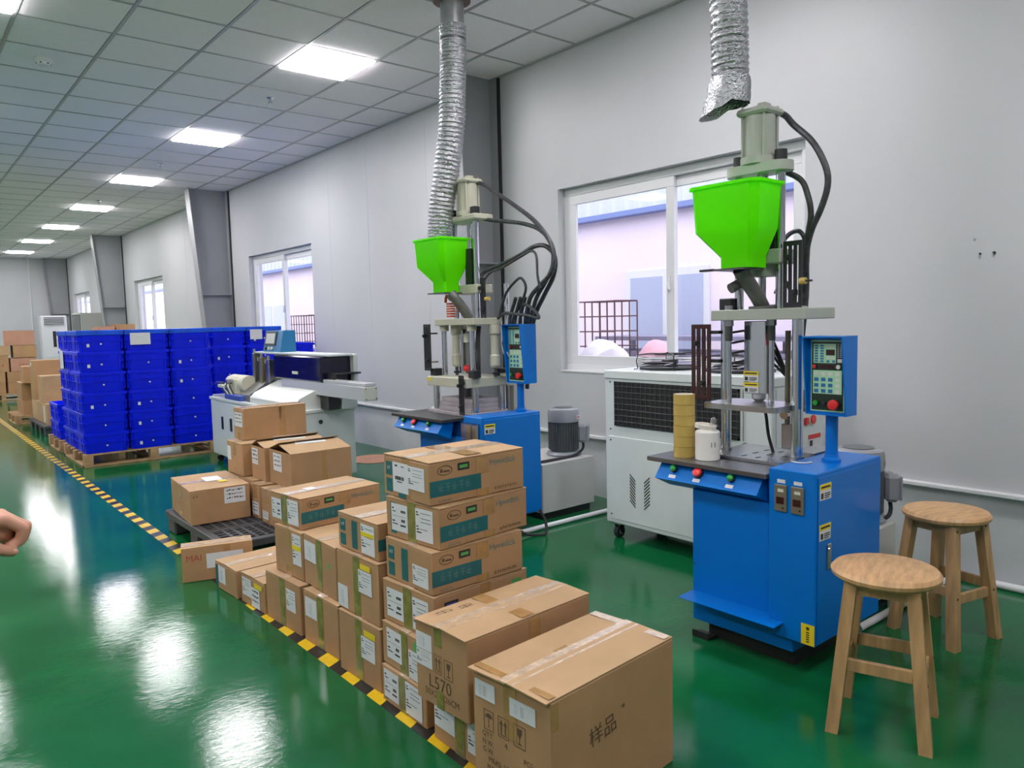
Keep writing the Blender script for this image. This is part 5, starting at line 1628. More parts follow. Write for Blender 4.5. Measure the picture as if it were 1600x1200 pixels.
# ------------------------------------------------------------------ hydraulic power units
def power_unit(lab, x0, x1, y0, y1, mx, my, mirror=False):
    cx, cy = (x0 + x1) / 2, (y0 + y1) / 2
    t = thing('hydraulic_power_unit', lab, 'hydraulic unit', (cx, cy, 0))
    L, W = x1 - x0, y1 - y0
    MB().bar(-L / 2, L / 2, -W / 2, W / 2, 0.05, 0.40, bev=0.004).build('oil_tank', M_TANK, t)
    MB().bar(-L / 2 + 0.03, L / 2 - 0.03, -W / 2 + 0.02, W / 2 - 0.02, 0.0, 0.05).build('skid', M_BLACK, t)
    px, py = mx - cx, my - cy
    MB().lathe([(0.128, 0.40), (0.132, 0.412), (0.118, 0.428), (0.105, 0.432)], (px, py, 0), 28).build('mounting_flange', M_MOTORL, t)
    b = MB().lathe([(0.096, 0.43), (0.100, 0.44), (0.100, 0.655), (0.104, 0.66)], (px, py, 0), 32)
    mo = b.build('motor_body', M_MOTOR, t)
    f = MB()
    for k in range(36):
        a = 2 * PI * k / 36
        if abs(((a + 0.9) % (2 * PI)) - 0) < 0.28:
            continue
        f.box((px + 0.107 * math.cos(a), py + 0.107 * math.sin(a), 0.545), (0.018, 0.0045, 0.20), rot=a)
    fo = f.build('cooling_fins', M_MOTOR, mo)
    fo['kind'] = 'stuff'
    MB().lathe([(0.117, 0.652), (0.119, 0.66), (0.119, 0.725), (0.112, 0.745), (0.094, 0.754), (0.04, 0.757)], (px, py, 0), 32).build('fan_cowl', M_MOTORL, t)
    MB().lathe([(0.07, 0.757), (0.072, 0.7585), (0.066, 0.759)], (px, py, 0), 24).build('fan_grille', M_MOTOR, mo)
    # terminal box on the camera-right side
    a = -0.9
    q = Vector((math.cos(a), math.sin(a), 0))
    c = Vector((px, py, 0)) + q * 0.145
    tb = MB().box((c.x, c.y, 0.565), (0.065, 0.115, 0.135), rot=a, bev=0.016).build('terminal_box', M_MOTORL, t)
    c2 = Vector((px, py, 0)) + q * 0.183
    MB().box((c2.x, c2.y, 0.565), (0.014, 0.10, 0.12), rot=a, bev=0.006).build('lid', M_MOTORL, tb)
    # sticker with red arrow on the cowl
    a2 = -1.15
    s = Vector((px + 0.1195 * math.cos(a2), py + 0.1195 * math.sin(a2), 0))
    so = MB().box((s.x, s.y, 0.688), (0.002, 0.062, 0.026), rot=a2).build('sticker', M_PAPER, t, 'white sticker with red arrow', smooth=False)
    s2 = Vector((px + 0.1208 * math.cos(a2), py + 0.1208 * math.sin(a2), 0))
    ar = MB().box((s2.x, s2.y, 0.688), (0.0015, 0.034, 0.010), rot=a2)
    u = Vector((-math.sin(a2), math.cos(a2), 0))
    n = Vector((math.cos(a2), math.sin(a2), 0))
    o = Vector((s2.x, s2.y, 0.688))
    ar.prism([o - u * 0.015 + Vector((0, 0, 0.010)), o - u * 0.028, o - u * 0.015 - Vector((0, 0, 0.010))], n * 0.001)
    ar.build('arrow', M_REDB, so, smooth=False)
    # cable from the terminal box
    e = c + Vector((0, 0, 0.50))
    MB().tube([(c.x, c.y, 0.50), (c.x - 0.01, c.y - 0.01, 0.455), (c.x - 0.05, c.y - 0.01, 0.425), (c.x - 0.14, -W / 2 + 0.06, 0.411), (-L / 2 + 0.06, -W / 2 + 0.05, 0.411), (-L / 2 - 0.01, -W / 2 + 0.05, 0.412)], 0.010, n=8).build('power_cable', M_RUBBER, t)
    MB().tube([(-L / 2 + 0.05, 0.0, 0.40), (-L / 2 + 0.04, -0.02, 0.50), (-L / 2 + 0.0, -0.03, 0.62), (-L / 2 - 0.05, -0.03, 0.72)], 0.018, n=10).build('oil_pipe', M_BRONZE, t)
power_unit('grey hydraulic tank with upright motor behind the far moulding machine', -0.80, -0.285, -1.00, -0.48, -0.40, -0.80)
power_unit('grey hydraulic tank with upright motor behind the near moulding machine', -1.07, -0.58, -3.31, -2.82, -0.66, -3.16)

def pipes():
    def P(lab, pts, r, m=M_PVC):
        o = MB().tube(pts, r, n=12, sub=4).build('floor_pipe', m)
        tag(o, lab, 'pipe', 'white pipes on the floor')
    P('white pipe on the floor in front of the far hydraulic tank', [(-1.30, -1.15, 0.017), (-0.9, -1.15, 0.017), (-0.5, -1.155, 0.017), (-0.22, -1.16, 0.017)], 0.017)
    P('white pipe on the floor behind the near machine, leading to the stools', [(-1.05, -3.36, 0.017), (-0.7, -3.365, 0.017), (-0.35, -3.37, 0.017), (-0.06, -3.38, 0.017)], 0.017)
    P('white pipe along the foot of the right wall', [(-0.022, -3.3, 0.02), (-0.022, -4.5, 0.02), (-0.022, -6.0, 0.02), (-0.022, -7.6, 0.02)], 0.02)
    o = MB().tube([(-1.02, -1.21, 0.16), (-1.0, -1.24, 0.09), (-1.02, -1.27, 0.015), (-1.08, -1.24, 0.008), (-1.16, -1.20, 0.03), (-1.18, -1.15, 0.10)], 0.010, n=8).build('loose_cable', M_RUBBER)
    tag(o, 'loop of black cable hanging below the far blue cabinet', 'cable')
pipes()

# ------------------------------------------------------------------ chiller
def chiller():
    xf, y1, y0 = -0.75, -1.56, -2.75        # front x, far y, near y
    D = 0.52
    t = thing('industrial_chiller', 'pale grey industrial chiller on casters under the near window', 'chiller', (xf + D / 2, (y0 + y1) / 2, 0))
    cx, cy = xf + D / 2, (y0 + y1) / 2
    L = y1 - y0
    def Wy(y):
        return y - cy
    fx = -D / 2
    MB().bar(fx, D / 2, -L / 2, L / 2, 0.10, 1.03, bev=0.006).build('cabinet', M_CHILL, t)
    MB().bar(fx - 0.006, D / 2 + 0.004, -L / 2 - 0.006, L / 2 + 0.006, 1.03, 1.085, bev=0.006).build('lid', M_CHILL, t)
    p = MB().bar(fx - 0.004, fx, Wy(-2.74), Wy(-1.585), 0.13, 0.665, bev=0.0015).build('lower_panel', M_CHILL, t)
    MB().bar(fx + 0.03, D / 2 - 0.03, -L / 2 - 0.004, -L / 2, 0.13, 1.02, bev=0.0015).build('control_side', M_CHILL, t)
    for y, z in ((-1.61, 0.64), (-1.61, 0.16), (-2.62, 0.16), (-1.61, 0.71), (-1.61, 1.01)):
        MB().cyl((fx - 0.006, Wy(y), z), (fx - 0.003, Wy(y), z), 0.006, n=8).build('screw', M_DSTEEL, t)
    # wire grille
    ga, gb, gz0, gz1 = -1.645, -2.555, 0.735, 1.015
    g = MB().bar(fx - 0.003, fx + 0.001, Wy(gb), Wy(ga), gz0, gz1).build('grille_opening', M_DARK, t)
    fr = MB()
    for (a, c, e, h) in ((gb, ga, gz0, gz0 + 0.012), (gb, ga, gz1 - 0.012, gz1), (gb, gb + 0.012, gz0, gz1), (ga - 0.012, ga, gz0, gz1)):
        fr.bar(fx - 0.008, fx - 0.002, Wy(a), Wy(c), e, h)
    fr.build('grille_frame', M_BLACK, t)
    hm = MB().cyl((fx - 0.007, Wy(gb), 0), (fx - 0.007, Wy(ga), 0), 0.0022, n=6).build('grille_wire', M_DSTEEL, g)
    hm.location = (0, 0, gz0 + 0.03)
    for k in range(1, 7):
        link('grille_wire', hm.data, g, loc=(0, 0, gz0 + 0.03 + k * 0.037))
    vm = MB().cyl((fx - 0.0085, 0, gz0), (fx - 0.0085, 0, gz1), 0.0022, n=6).build('grille_wire', M_DSTEEL, g)
    vm.location = (0, Wy(ga) - 0.035, 0)
    for k in range(1, 25):
        link('grille_wire', vm.data, g, loc=(0, Wy(ga) - 0.035 - k * 0.0375, 0))
    # slanted louvres in two columns
    for c, (yc, s) in enumerate(((-1.79, 1), (-1.905, -1))):
        for k in range(9):
            z = 0.250 + k * 0.0205
            for q in (0,):
                lv = MB()
                o = Vector((fx - 0.0045, Wy(yc), z))
                u = Vector((0, -0.022, -0.020 * s))
                lv.prism([o - u, o + u, o + u + Vector((0, 0, 0.008)), o - u + Vector((0, 0, 0.008))], (-0.002, 0, 0))
                lv.build('louvre', M_BLACK, p, smooth=False)
    # controls on the near end face
    ey = -L / 2 - 0.004
    def Wx(x):
        return x - cx
    MB().bar(Wx(-0.46), Wx(-0.40), ey - 0.004, ey, 0.88, 1.0).build('gauge_window', M_DSTEEL, t)
    MB().cyl((Wx(-0.43), ey - 0.006, 0.91), (Wx(-0.43), ey - 0.002, 0.91), 0.015, n=12).build('gauge', M_KEYW, t)
    MB().box((Wx(-0.43), ey - 0.008, 0.825), (0.03, 0.016, 0.04), bev=0.003).build('power_switch', M_REDB, t)
    MB().cyl((Wx(-0.365), ey - 0.008, 0.83), (Wx(-0.365), ey, 0.83), 0.032, n=18).build('button_bezel', M_KEYW, t)
    MB().cyl((Wx(-0.365), ey - 0.016, 0.83), (Wx(-0.365), ey - 0.008, 0.83), 0.024, n=16).build('red_button', M_REDB, t)
    sl = MB().bar(Wx(-0.40), Wx(-0.27), ey - 0.002, ey, 0.66, 0.745).build('warning_label', M_PAPER, t, smooth=False)
    MB().bar(Wx(-0.40), Wx(-0.27), ey - 0.003, ey - 0.002, 0.72, 0.745).build('red_band', M_REDB, sl, smooth=False)
    MB().bar(Wx(-0.40), Wx(-0.33), ey - 0.003, ey - 0.002, 0.66, 0.675).build('red_band', M_REDB, sl, smooth=False)
    MB().bar(Wx(-0.385), Wx(-0.355), ey - 0.003, ey - 0.002, 0.68, 0.712).build('pictogram', M_INK, sl, smooth=False)
    # fan guards on the lid
    for c, yc in enumerate((-1.86, -2.38)):
        fg = MB().lathe([(0.19, 1.085), (0.19, 1.10), (0.185, 1.10), (0.18, 1.092)], (0.02, Wy(yc), 0), 28).build('fan_ring', M_BLACK, t)
        for k in range(5):
            zz, rr = 1.105 + 0.016 * k, 0.20
            pts = [(0.02 + rr * math.cos(2 * PI * j / 20), Wy(yc) + rr * math.sin(2 * PI * j / 20), zz) for j in range(21)]
            MB().tube(pts, 0.0018, n=5, sub=1).build('guard_wire', M_DSTEEL, fg)
        for k in range(3):
            rr = 0.05 + 0.05 * k
            pts = [(0.02 + rr * math.cos(2 * PI * j / 20), Wy(yc) + rr * math.sin(2 * PI * j / 20), 1.178) for j in range(21)]
            MB().tube(pts, 0.002, n=5, sub=1).build('guard_wire', M_BLACK, fg)
        for k in range(4):
            a = PI / 4 + PI / 2 * k
            q = Vector((math.cos(a), math.sin(a), 0))
            o = Vector((0.02, Wy(yc), 0))
            MB().tube([o + q * 0.225 + Vector((0, 0, 1.088)), o + q * 0.20 + Vector((0, 0, 1.092)), o + q * 0.20 + Vector((0, 0, 1.178)), o + q * 0.02 + Vector((0, 0, 1.181))], 0.004, n=6, sub=2).build('guard_leg', M_BLACK, fg)
        MB().lathe([(0.05, 1.10), (0.055, 1.12), (0.05, 1.145), (0.02, 1.15)], (0.02, Wy(yc), 0), 16).build('fan_hub', M_BLACK, fg)
        for k in range(5):
            a = 2 * PI * k / 5
            MB().box((0.02 + 0.11 * math.cos(a), Wy(yc) + 0.11 * math.sin(a), 1.122), (0.12, 0.06, 0.004), rot=Matrix.Rotation(a, 3, 'Z') @ Matrix.Rotation(0.3, 3, 'X')).build('fan_blade', M_VIOLET, fg)
    # casters
    for sx in (-1, 1):
        for y in (y1 - 0.065, y0 + 0.10):
            x = sx * (D / 2 - 0.05)
            c = MB().box((x, Wy(y), 0.094), (0.07, 0.08, 0.012)).build('caster', M_STEEL, t)
            f = MB()
            for s in (-1, 1):
                f.prism([(x - 0.02, Wy(y) + s * 0.02, 0.09), (x + 0.03, Wy(y) + s * 0.02, 0.09), (x + 0.012, Wy(y) + s * 0.02, 0.03), (x - 0.008, Wy(y) + s * 0.02, 0.03)], (0, s * 0.003, 0))
            f.build('fork', M_BLACK, c)
            MB().cyl((x, Wy(y) - 0.016, 0.037), (x, Wy(y) + 0.016, 0.037), 0.037, n=20).build('wheel', M_RUBBER, c)
            MB().cyl((x, Wy(y) - 0.018, 0.037), (x, Wy(y) + 0.018, 0.037), 0.016, n=12).build('wheel_hub', M_GREYINK, c)
    # pump and hose seen behind the near machine
    MB().tube([(fx - 0.01, Wy(-2.60), 0.70), (fx - 0.07, Wy(-2.61), 0.69), (fx - 0.12, Wy(-2.65), 0.67)], 0.03, n=10).build('water_connector', M_BLACK, t)
chiller()

# ------------------------------------------------------------------ wire crimping machine
def wire_machine():
    x0, x1, y0, y1, zt = -1.655, -1.10, 1.16, 3.30, 0.69
    t = thing('wire_crimping_machine', 'grey automatic wire crimping machine on a cabinet with blue touch screen', 'machine', ((x0 + x1) / 2, (y0 + y1) / 2, 0))
    cx, cy = (x0 + x1) / 2, (y0 + y1) / 2
    def B(a, c, e, g, h, i, m, name, bev=0.003, par=None):
        return MB().bar(a - cx, c - cx, e - cy, g - cy, h, i, bev=bev).build(name, m, par or t)
    B(x0, x1, y0, y1, 0.085, zt - 0.03, M_CHILL, 'cabinet', 0.005)
    B(x0 - 0.012, x1 + 0.01, y0 - 0.012, y1 + 0.012, zt - 0.03, zt, M_CHILL, 'cabinet_top', 0.004)
    B(x0 - 0.005, x0, 1.20, 2.22, 0.11, 0.64, M_CHILL, 'door', 0.002)
    d = B(x0 - 0.005, x0, 2.24, 3.27, 0.11, 0.64, M_CHILL, 'door', 0.002)
    for y in (2.70, 2.95):
        B(x0 - 0.014, x0 - 0.005, y - 0.022, y + 0.022, 0.37, 0.50, M_BLACK, 'handle', 0.002, d)
    e = B(x0 + 0.04, x1 - 0.03, y0 - 0.005, y0, 0.11, 0.64, M_CHILL, 'end_panel', 0.002)
    MB().cyl((-1.43 - cx, y0 - 0.012 - cy, 0.58), (-1.43 - cx, y0 - 0.004 - cy, 0.58), 0.018, n=14).build('lock', M_BLACK, e)
    for xx in (x0 + 0.05, x1 - 0.05):
        for yy in (y0 + 0.06, y1 - 0.06):
            c = MB().cyl((xx - cx, yy - cy, 0.085), (xx - cx, yy - cy, 0.06), 0.022, n=10).build('caster', M_STEEL, t)
            MB().cyl((xx - cx, yy - cy - 0.014, 0.033), (xx - cx, yy - cy + 0.014, 0.033), 0.033, n=16).build('wheel', M_RUBBER, c)
    # base plate and blue strip under the press
    B(-1.64, -1.14, 2.45, 3.28, zt, zt + 0.02, M_ALU, 'base_plate')
    B(-1.66, -1.60, 2.42, 2.85, zt + 0.001, zt + 0.05, M_BLUEPRINT, 'blue_rail')
    # sloped feed cover at the near end
    MB().prism([(-1.645 - cx, 1.18 - cy, zt), (-1.645 - cx, 1.18 - cy, zt + 0.055), (-1.60 - cx, 1.18 - cy, zt + 0.10), (-1.36 - cx, 1.18 - cy, zt + 0.20), (-1.33 - cx, 1.18 - cy, zt + 0.20), (-1.33 - cx, 1.18 - cy, zt)], (0, 1.02, 0)).build('sloped_cover', mat('pale_cover_enamel', (0.74, 0.76, 0.72), 0.35), t)
    MB().prism([(-1.62 - cx, 2.22 - cy, zt), (-1.60 - cx, 2.22 - cy, zt + 0.06), (-1.38 - cx, 2.22 - cy, zt + 0.20), (-1.33 - cx, 2.22 - cy, zt + 0.20), (-1.33 - cx, 2.22 - cy, zt)], (0, 0.36, 0)).build('tool_block', M_GUN, t)
    MB().prism([(-1.603 - cx, 2.225 - cy, zt + 0.065), (-1.385 - cx, 2.225 - cy, zt + 0.204), (-1.385 - cx, 2.30 - cy, zt + 0.204), (-1.603 - cx, 2.30 - cy, zt + 0.065)], (-0.002, 0, 0.004)).build('dark_window', M_SCREENF, t)
    # dark lift-up cover and long aluminium rail
    MB().bar(-1.46 - cx, -1.16 - cx, 1.05 - cy, 2.05 - cy, zt + 0.235, zt + 0.455, bev=0.012).build('dark_cover', M_SCREENF, t)
    B(-1.466, -1.462, 1.50, 1.62, zt + 0.29, zt + 0.315, M_KEYW, 'cover_plate', 0.001)
    B(-1.40, -1.14, 0.93, 1.05, zt + 0.30, zt + 0.315, M_BLACK, 'cover_handle')
    B(-1.40, -1.375, 0.93, 1.05, zt + 0.24, zt + 0.30, M_BLACK, 'cover_handle')
    B(-1.42, -1.20, 0.95, 2.6, zt + 0.456, zt + 0.475, M_CHILL, 'top_shelf')
    B(-1.30, -1.15, 1.0, 2.95, zt, zt + 0.235, M_CHILL, 'rear_housing')
    r = B(-1.45, -1.33, 0.33, 1.90, zt + 0.125, zt + 0.235, M_ALU, 'rail')
    B(-1.44, -1.34, 0.33, 1.05, zt + 0.237, zt + 0.262, M_ALU, 'rail_slide')
    B(-1.447, -1.333, 0.322, 0.329, zt + 0.128, zt + 0.232, M_KEYW, 'end_plate')
    for a in (-1.435, -1.345):
        for z in (zt + 0.14, zt + 0.22):
            MB().cyl((a - cx, 0.318 - cy, z), (a - cx, 0.323 - cy, z), 0.005, n=6).build('bolt', M_BLACK, r)
    B(-1.42, -1.32, 1.0, 1.16, zt + 0.001, zt + 0.12, M_BLACK, 'rail_support')
    B(-1.18, -1.14, 0.98, 1.14, zt + 0.10, zt + 0.47, M_CHILL, 'rear_guard', 0.01)
    # touch screen housing
    h = MB().prism([(-1.40 - cx, 2.02 - cy, zt + 0.475), (-1.36 - cx, 2.02 - cy, zt + 0.68), (-1.24 - cx, 2.02 - cy, zt + 0.68), (-1.24 - cx, 2.02 - cy, zt + 0.475)], (0, 0.42, 0)).build('screen_housing', M_BLUEHMI, t)
    u = Vector((-0.04, 0, -0.205)).normalized()
    nrm = Vector((-0.205, 0, 0.04)).normalized()
    o = Vector((-1.362 - cx, 2.42 - cy, zt + 0.668)) + nrm * 0.001
    MB().prism([o, o + u * 0.135, o + u * 0.135 + Vector((0, -0.27, 0)), o + Vector((0, -0.27, 0))], nrm * 0.006).build('screen_bezel', M_BLACK, h)
    o2 = o + u * 0.016 + Vector((0, -0.03, 0)) + nrm * 0.006
    MB().prism([o2, o2 + u * 0.10, o2 + u * 0.10 + Vector((0, -0.21, 0)), o2 + Vector((0, -0.21, 0))], nrm * 0.001).build('screen', M_LCDON, h)
    for k in range(3):
        c = o + u * 0.165 + Vector((0, -0.05 - 0.075 * k, 0))
        MB().cyl(c, c + nrm * 0.012, 0.017, n=12).build('button', M_BLACK if k == 0 else M_KEYW, h)
    # beige press head with levers at the far end
    b = MB().bar(-1.58 - cx, -1.36 - cx, 2.72 - cy, 3.06 - cy, zt + 0.02, zt + 0.22, bev=0.03).build('press_casting', M_BEIGE, t)
    MB().cyl((-1.49 - cx, 2.60 - cy, zt + 0.15), (-1.49 - cx, 3.02 - cy, zt + 0.15), 0.085, n=20).build('press_drum', M_BEIGE, t)
    MB().cyl((-1.60 - cx, 3.05 - cy, zt + 0.13), (-1.60 - cx, 3.22 - cy, zt + 0.13), 0.03, n=12).build('motor', M_STEEL, t)
    MB().box((-1.62 - cx, 3.00 - cy, zt + 0.12), (0.05, 0.18, 0.03), bev=0.004).build('lever', M_KEYW, t)
    MB().box((-1.60 - cx, 2.85 - cy, zt + 0.17), (0.07, 0.05, 0.05), bev=0.006).build('valve_block', M_STEEL, t)
    for k in range(5):
        MB().tube([(-1.58 - cx, 3.05 - 0.05 * k - cy, zt + 0.16), (-1.64 - cx, 2.98 - 0.06 * k - cy, zt + 0.10 + 0.01 * k), (-1.62 - cx, 2.88 - 0.05 * k - cy, zt + 0.03)], 0.006, n=6).build('air_hose', M_KEYW if k % 2 else M_RUBBER, t)
    # crimping tools
    for k, (yy, hh, mm) in enumerate(((2.62, 0.30, M_GUN), (2.52, 0.22, M_DSTEEL), (2.44, 0.26, M_BRONZE), (2.34, 0.20, M_DSTEEL), (2.26, 0.24, M_STEEL))):
        MB().box((-1.40 - cx + 0.02 * (k % 2), yy - cy, zt + 0.16 + hh / 2), (0.07, 0.06, hh), bev=0.006).build('crimp_tool', mm, t)
        MB().cyl((-1.42 - cx, yy - cy, zt + 0.16 + hh), (-1.42 - cx, yy - cy, zt + 0.20 + hh), 0.012, n=10).build('adjusting_screw', M_STEEL, t)
wire_machine()

# ------------------------------------------------------------------ stools
def stool(lab, x, y, rz, seat_z=0.55):
    t = thing('wooden_stool', lab, 'stool', (x, y, 0), rz, 'wooden stools')
    R = 0.172
    st = 0.036
    MB().lathe([(R - 0.014, seat_z - st), (R - 0.002, seat_z - st + 0.010), (R, seat_z - 0.014), (R - 0.010, seat_z - 0.002), (R - 0.02, seat_z), (0.01, seat_z)], n=48).build('seat', M_STOOL, t)
    top, bot = 0.093, 0.140
    lw = 0.040
    zt = seat_z - st
    def at(s, z):
        k = bot + (top - bot) * z / zt
        return k * s
    for sx in (-1, 1):
        for sy in (-1, 1):
            pts = []
            rings = []
            for z in (0.0, zt):
                cx_, cy_ = at(sx, z), at(sy, z)
                h = lw / 2
                rings.append([(cx_ - h, cy_ - h, z), (cx_ + h, cy_ - h, z), (cx_ + h, cy_ + h, z), (cx_ - h, cy_ + h, z)])
            leg = MB().loft(rings).build('leg', M_STOOLLEG, t)
            for z in (0.215 if sx * sy > 0 else 0.215, zt - 0.022):
                MB().cyl((at(sx, z), at(sy, z) + sy * (lw / 2 - 0.001), z), (at(sx, z), at(sy, z) + sy * (lw / 2 + 0.0015), z), 0.006, n=10).build('screw_plug', M_SCREW, leg)
    # aprons and stretchers
    for s in (-1, 1):
        z = zt - 0.022
        k = at(1, z)
        MB().box((0, s * k, z), (2 * k - lw, 0.018, 0.040)).build('apron', M_STOOLLEG, t)
        MB().box((s * k, 0, z), (0.018, 2 * k - lw, 0.040)).build('apron', M_STOOLLEG, t)
        z1 = 0.205
        k = at(1, z1)
        MB().box((0, s * k, z1), (2 * k - lw, 0.018, 0.042), bev=0.002).build('stretcher', M_STOOLLEG, t)
        z2 = 0.235
        k = at(1, z2)
        MB().box((s * k, 0, z2), (0.018, 2 * k - lw, 0.042), bev=0.002).build('stretcher', M_STOOLLEG, t)
stool('round wooden stool in front, right beside the near blue machine', -1.722, -3.768, math.radians(17.8) + PI / 2 * 0)
stool('round wooden stool farther back by the right wall', -0.783, -3.607, math.radians(-13.7))

# ------------------------------------------------------------------ things on the worktop
def tape_rolls():
    x, y, r, h = -1.545, -2.795, 0.0475, 0.047
    N = 6
    hh = (1.068 - 0.785) / N
    order = ['bottom', 'second', 'third', 'fourth', 'fifth', 'top']
    for k in range(N):
        t = thing('packing_tape_roll', 'yellow packing tape roll, %s of the six stacked on the worktop' % order[k], 'tape roll', (x + random.uniform(-.001, .001), y + random.uniform(-.001, .001), 0.785 + k * hh), 0, 'stacked yellow tape rolls')
        R = [[((rr) * math.cos(2 * PI * i / 28), rr * math.sin(2 * PI * i / 28), z) for i in range(28)] for rr, z in ((0.038, 0.0005), (r, 0.0005), (r, hh - 0.0008), (0.0405, hh - 0.0008), (0.038, hh - 0.0008), (0.038, 0.0005))]
        MB().loft(R, cap=False).build('tape', M_AMBER, t)
        R = [[((rr) * math.cos(2 * PI * i / 28), rr * math.sin(2 * PI * i / 28), z) for i in range(28)] for rr, z in ((0.035, 0.0005), (0.0379, 0.0005), (0.0379, hh - 0.0003), (0.035, hh - 0.0003), (0.035, 0.0005))]
        MB().loft(R, cap=False).build('core', M_CORE, t)
tape_rolls()
def tub():
    x, y, r = -1.535, -2.912, 0.053
    t = thing('white_tub', 'white round tub marked 11 on the worktop beside the tape rolls', 'tub', (x, y, 0.785))
    MB().lathe([(r - 0.003, 0), (r, 0.003), (r, 0.122), (r - 0.002, 0.125), (r - 0.006, 0.128), (0.02, 0.128)], n=36).build('tub_body', mat('white_tub_plastic', (0.80, 0.79, 0.74), 0.45), t)
    for z in (0.03, 0.06, 0.115):
        MB().lathe([(r + 0.0002, z - 0.001), (r + 0.0008, z), (r + 0.0002, z + 0.001)], n=36).build('band', mat('white_tub_plastic', (0.8, 0.8, 0.8)), t)
    a0 = -2.05
    n = Vector((math.cos(a0), math.sin(a0), 0))
    M = frame_matrix(Vector((0, 0, 0.07)) + n * (r + 0.0008), Vector((-math.sin(a0), math.cos(a0), 0)), (0, 0, 1))
    MB().addmesh(text_mesh('11', 0.032), M).build('lettering', M_INK, t, smooth=False)
    t2 = thing('packing_tape_roll', 'single yellow tape roll lying tilted on the white tub', 'tape roll', (x - 0.01, y + 0.005, 0.9175))
    t2.rotation_euler = (0.12, 0.06, 0)
    R = [[((rr) * math.cos(2 * PI * i / 28), rr * math.sin(2 * PI * i / 28), z) for i in range(28)] for rr, z in ((0.038, 0.006), (0.046, 0.006), (0.046, 0.024), (0.038, 0.024), (0.038, 0.006))]
    MB().loft(R, cap=False).build('tape', M_CORE, t2)
    t3 = MB()
    rnd = random.Random(8)
    rings = []
    for j in range(5):
        rr = 0.02 * math.sin(PI * (j + 0.6) / 5.2)
        rings.append([((rr + rnd.uniform(-.004, .004)) * math.cos(2 * PI * k / 9), (rr + rnd.uniform(-.004, .004)) * math.sin(2 * PI * k / 9), 0.014 * j + rnd.uniform(-.003, .003)) for k in range(9)])
    t3.loft(rings)
    o = t3.build('plastic_wrap', M_CLEARPLASTIC, smooth=False)
    o.location = (-1.525, -2.935, 0.9145)
    tag(o, 'crumpled clear plastic wrap on top of the white tub', 'plastic wrap')
    b = MB()
    b.lathe([(0.03, 0.0), (0.034, 0.003), (0.036, 0.012), (0.034, 0.022), (0.02, 0.025)], n=16)
    o = b.build('clear_bag_bundle', M_CLEARPLASTIC)
    o.rotation_euler = (0, 0, 0)
    o.location = (-1.50, -3.225, 0.8005)
    tag(o, 'small clear plastic bundle at the right end of the worktop', 'plastic bundle')
tub()

# ------------------------------------------------------------------ far furniture
def air_conditioner():
    t = thing('floor_air_conditioner', 'white floor-standing air conditioner against the far wall', 'air conditioner', (-0.595, 19.75, 0))
    MB().bar(-0.31, 0.31, -0.24, 0.24, 0, 1.85, bev=0.02).build('body', M_PVC, t)
    v = MB().bar(-0.24, 0.24, -0.25, -0.24, 1.58, 1.80).build('outlet', M_BLACK, t)
    for k in range(5):
        MB().box((0, -0.252, 1.60 + 0.043 * k), (0.48, 0.02, 0.016), rot=Matrix.Rotation(0.4, 3, 'X')).build('slat', M_PVC, t)
    MB().bar(-0.05, 0.03, -0.247, -0.24, 0.98, 1.42, bev=0.002).build('display', M_BLACK, t)
    for k in range(9):
        MB().bar(-0.25, 0.25, -0.246, -0.24, 0.30 + k * 0.05, 0.325 + k * 0.05).build('intake_slat', M_CHILL, t)
air_conditioner()
def grey_cooler():
    t = thing('slatted_cooler', 'grey cooler cabinet with dark slatted side beyond the crates', 'cooler', (-0.38, 16.0, 0))
    MB().bar(-0.28, 0.28, -0.55, 0.55, 0, 1.84, bev=0.01).build('body', mat('cooler_grey', (0.42, 0.43, 0.40), 0.5), t)
    MB().bar(-0.286, -0.28, -0.50, 0.50, 0.9, 1.80).build('louvre_opening', M_DARK, t)
    for k in range(9):
        MB().box((-0.29, -0.45 + k * 0.1125, 1.35), (0.012, 0.035, 0.86)).build('slat', M_GREYCOL, t)
    MB().bar(-0.298, -0.28, -0.5, 0.5, 1.33, 1.37).build('cross_rail', M_GREYCOL, t)
grey_cooler()
def floor_card():
    o = MB().prism([(0.24 * math.cos(a), 0.26 * math.sin(a), 0) for a in [2 * PI * k / 24 for k in range(24)]], (0, 0, 0.004)).build('cardboard_sheet', M_CARDRED)
    o.location = (-0.42, 2.08, 0.0003)
    tag(o, 'flat round piece of cardboard on the floor behind the carton stacks', 'cardboard')
    b = MB().box((0, 0, 0), (0.001, 0.05, 0.035))
    o = b.build('torn_paper', M_PAPER, smooth=False)
    o.location = (-2.405, -2.625, 0.83)
    tag(o, 'scrap of torn paper behind the topmost teal carton', 'paper scrap')
floor_card()

# ------------------------------------------------------------------ person at the left edge (only the curled hand is in the picture)
def remeshed(b, name, m, parent, voxel, smooth=6, label=None):
    """fuses overlapping limbs into one continuous surface"""
    o = b.build(name, m, None)
    md = o.modifiers.new('fuse', 'REMESH')
    md.mode = 'VOXEL'
    md.voxel_size = voxel
    sm = o.modifiers.new('soften', 'SMOOTH')
    sm.iterations = smooth
    sm.factor = 0.5
    bpy.context.view_layer.update()
    me = bpy.data.meshes.new_from_object(o.evaluated_get(bpy.context.evaluated_depsgraph_get()))
    o.modifiers.clear()
    o.data = me
    if not me.materials:
        me.materials.append(m)
    for p in me.polygons:
        p.use_smooth = True
    o.parent = parent
    if label:
        o['label'] = label
    return o

def limb(b, pts):
    """tapered chain of (x, y, z, radius)"""
    for a, c in zip(pts, pts[1:]):
        b.cyl(a[:3], c[:3], a[3], c[3], n=14)
    for a in pts:
        b.sphere(a[:3], a[3], 2)

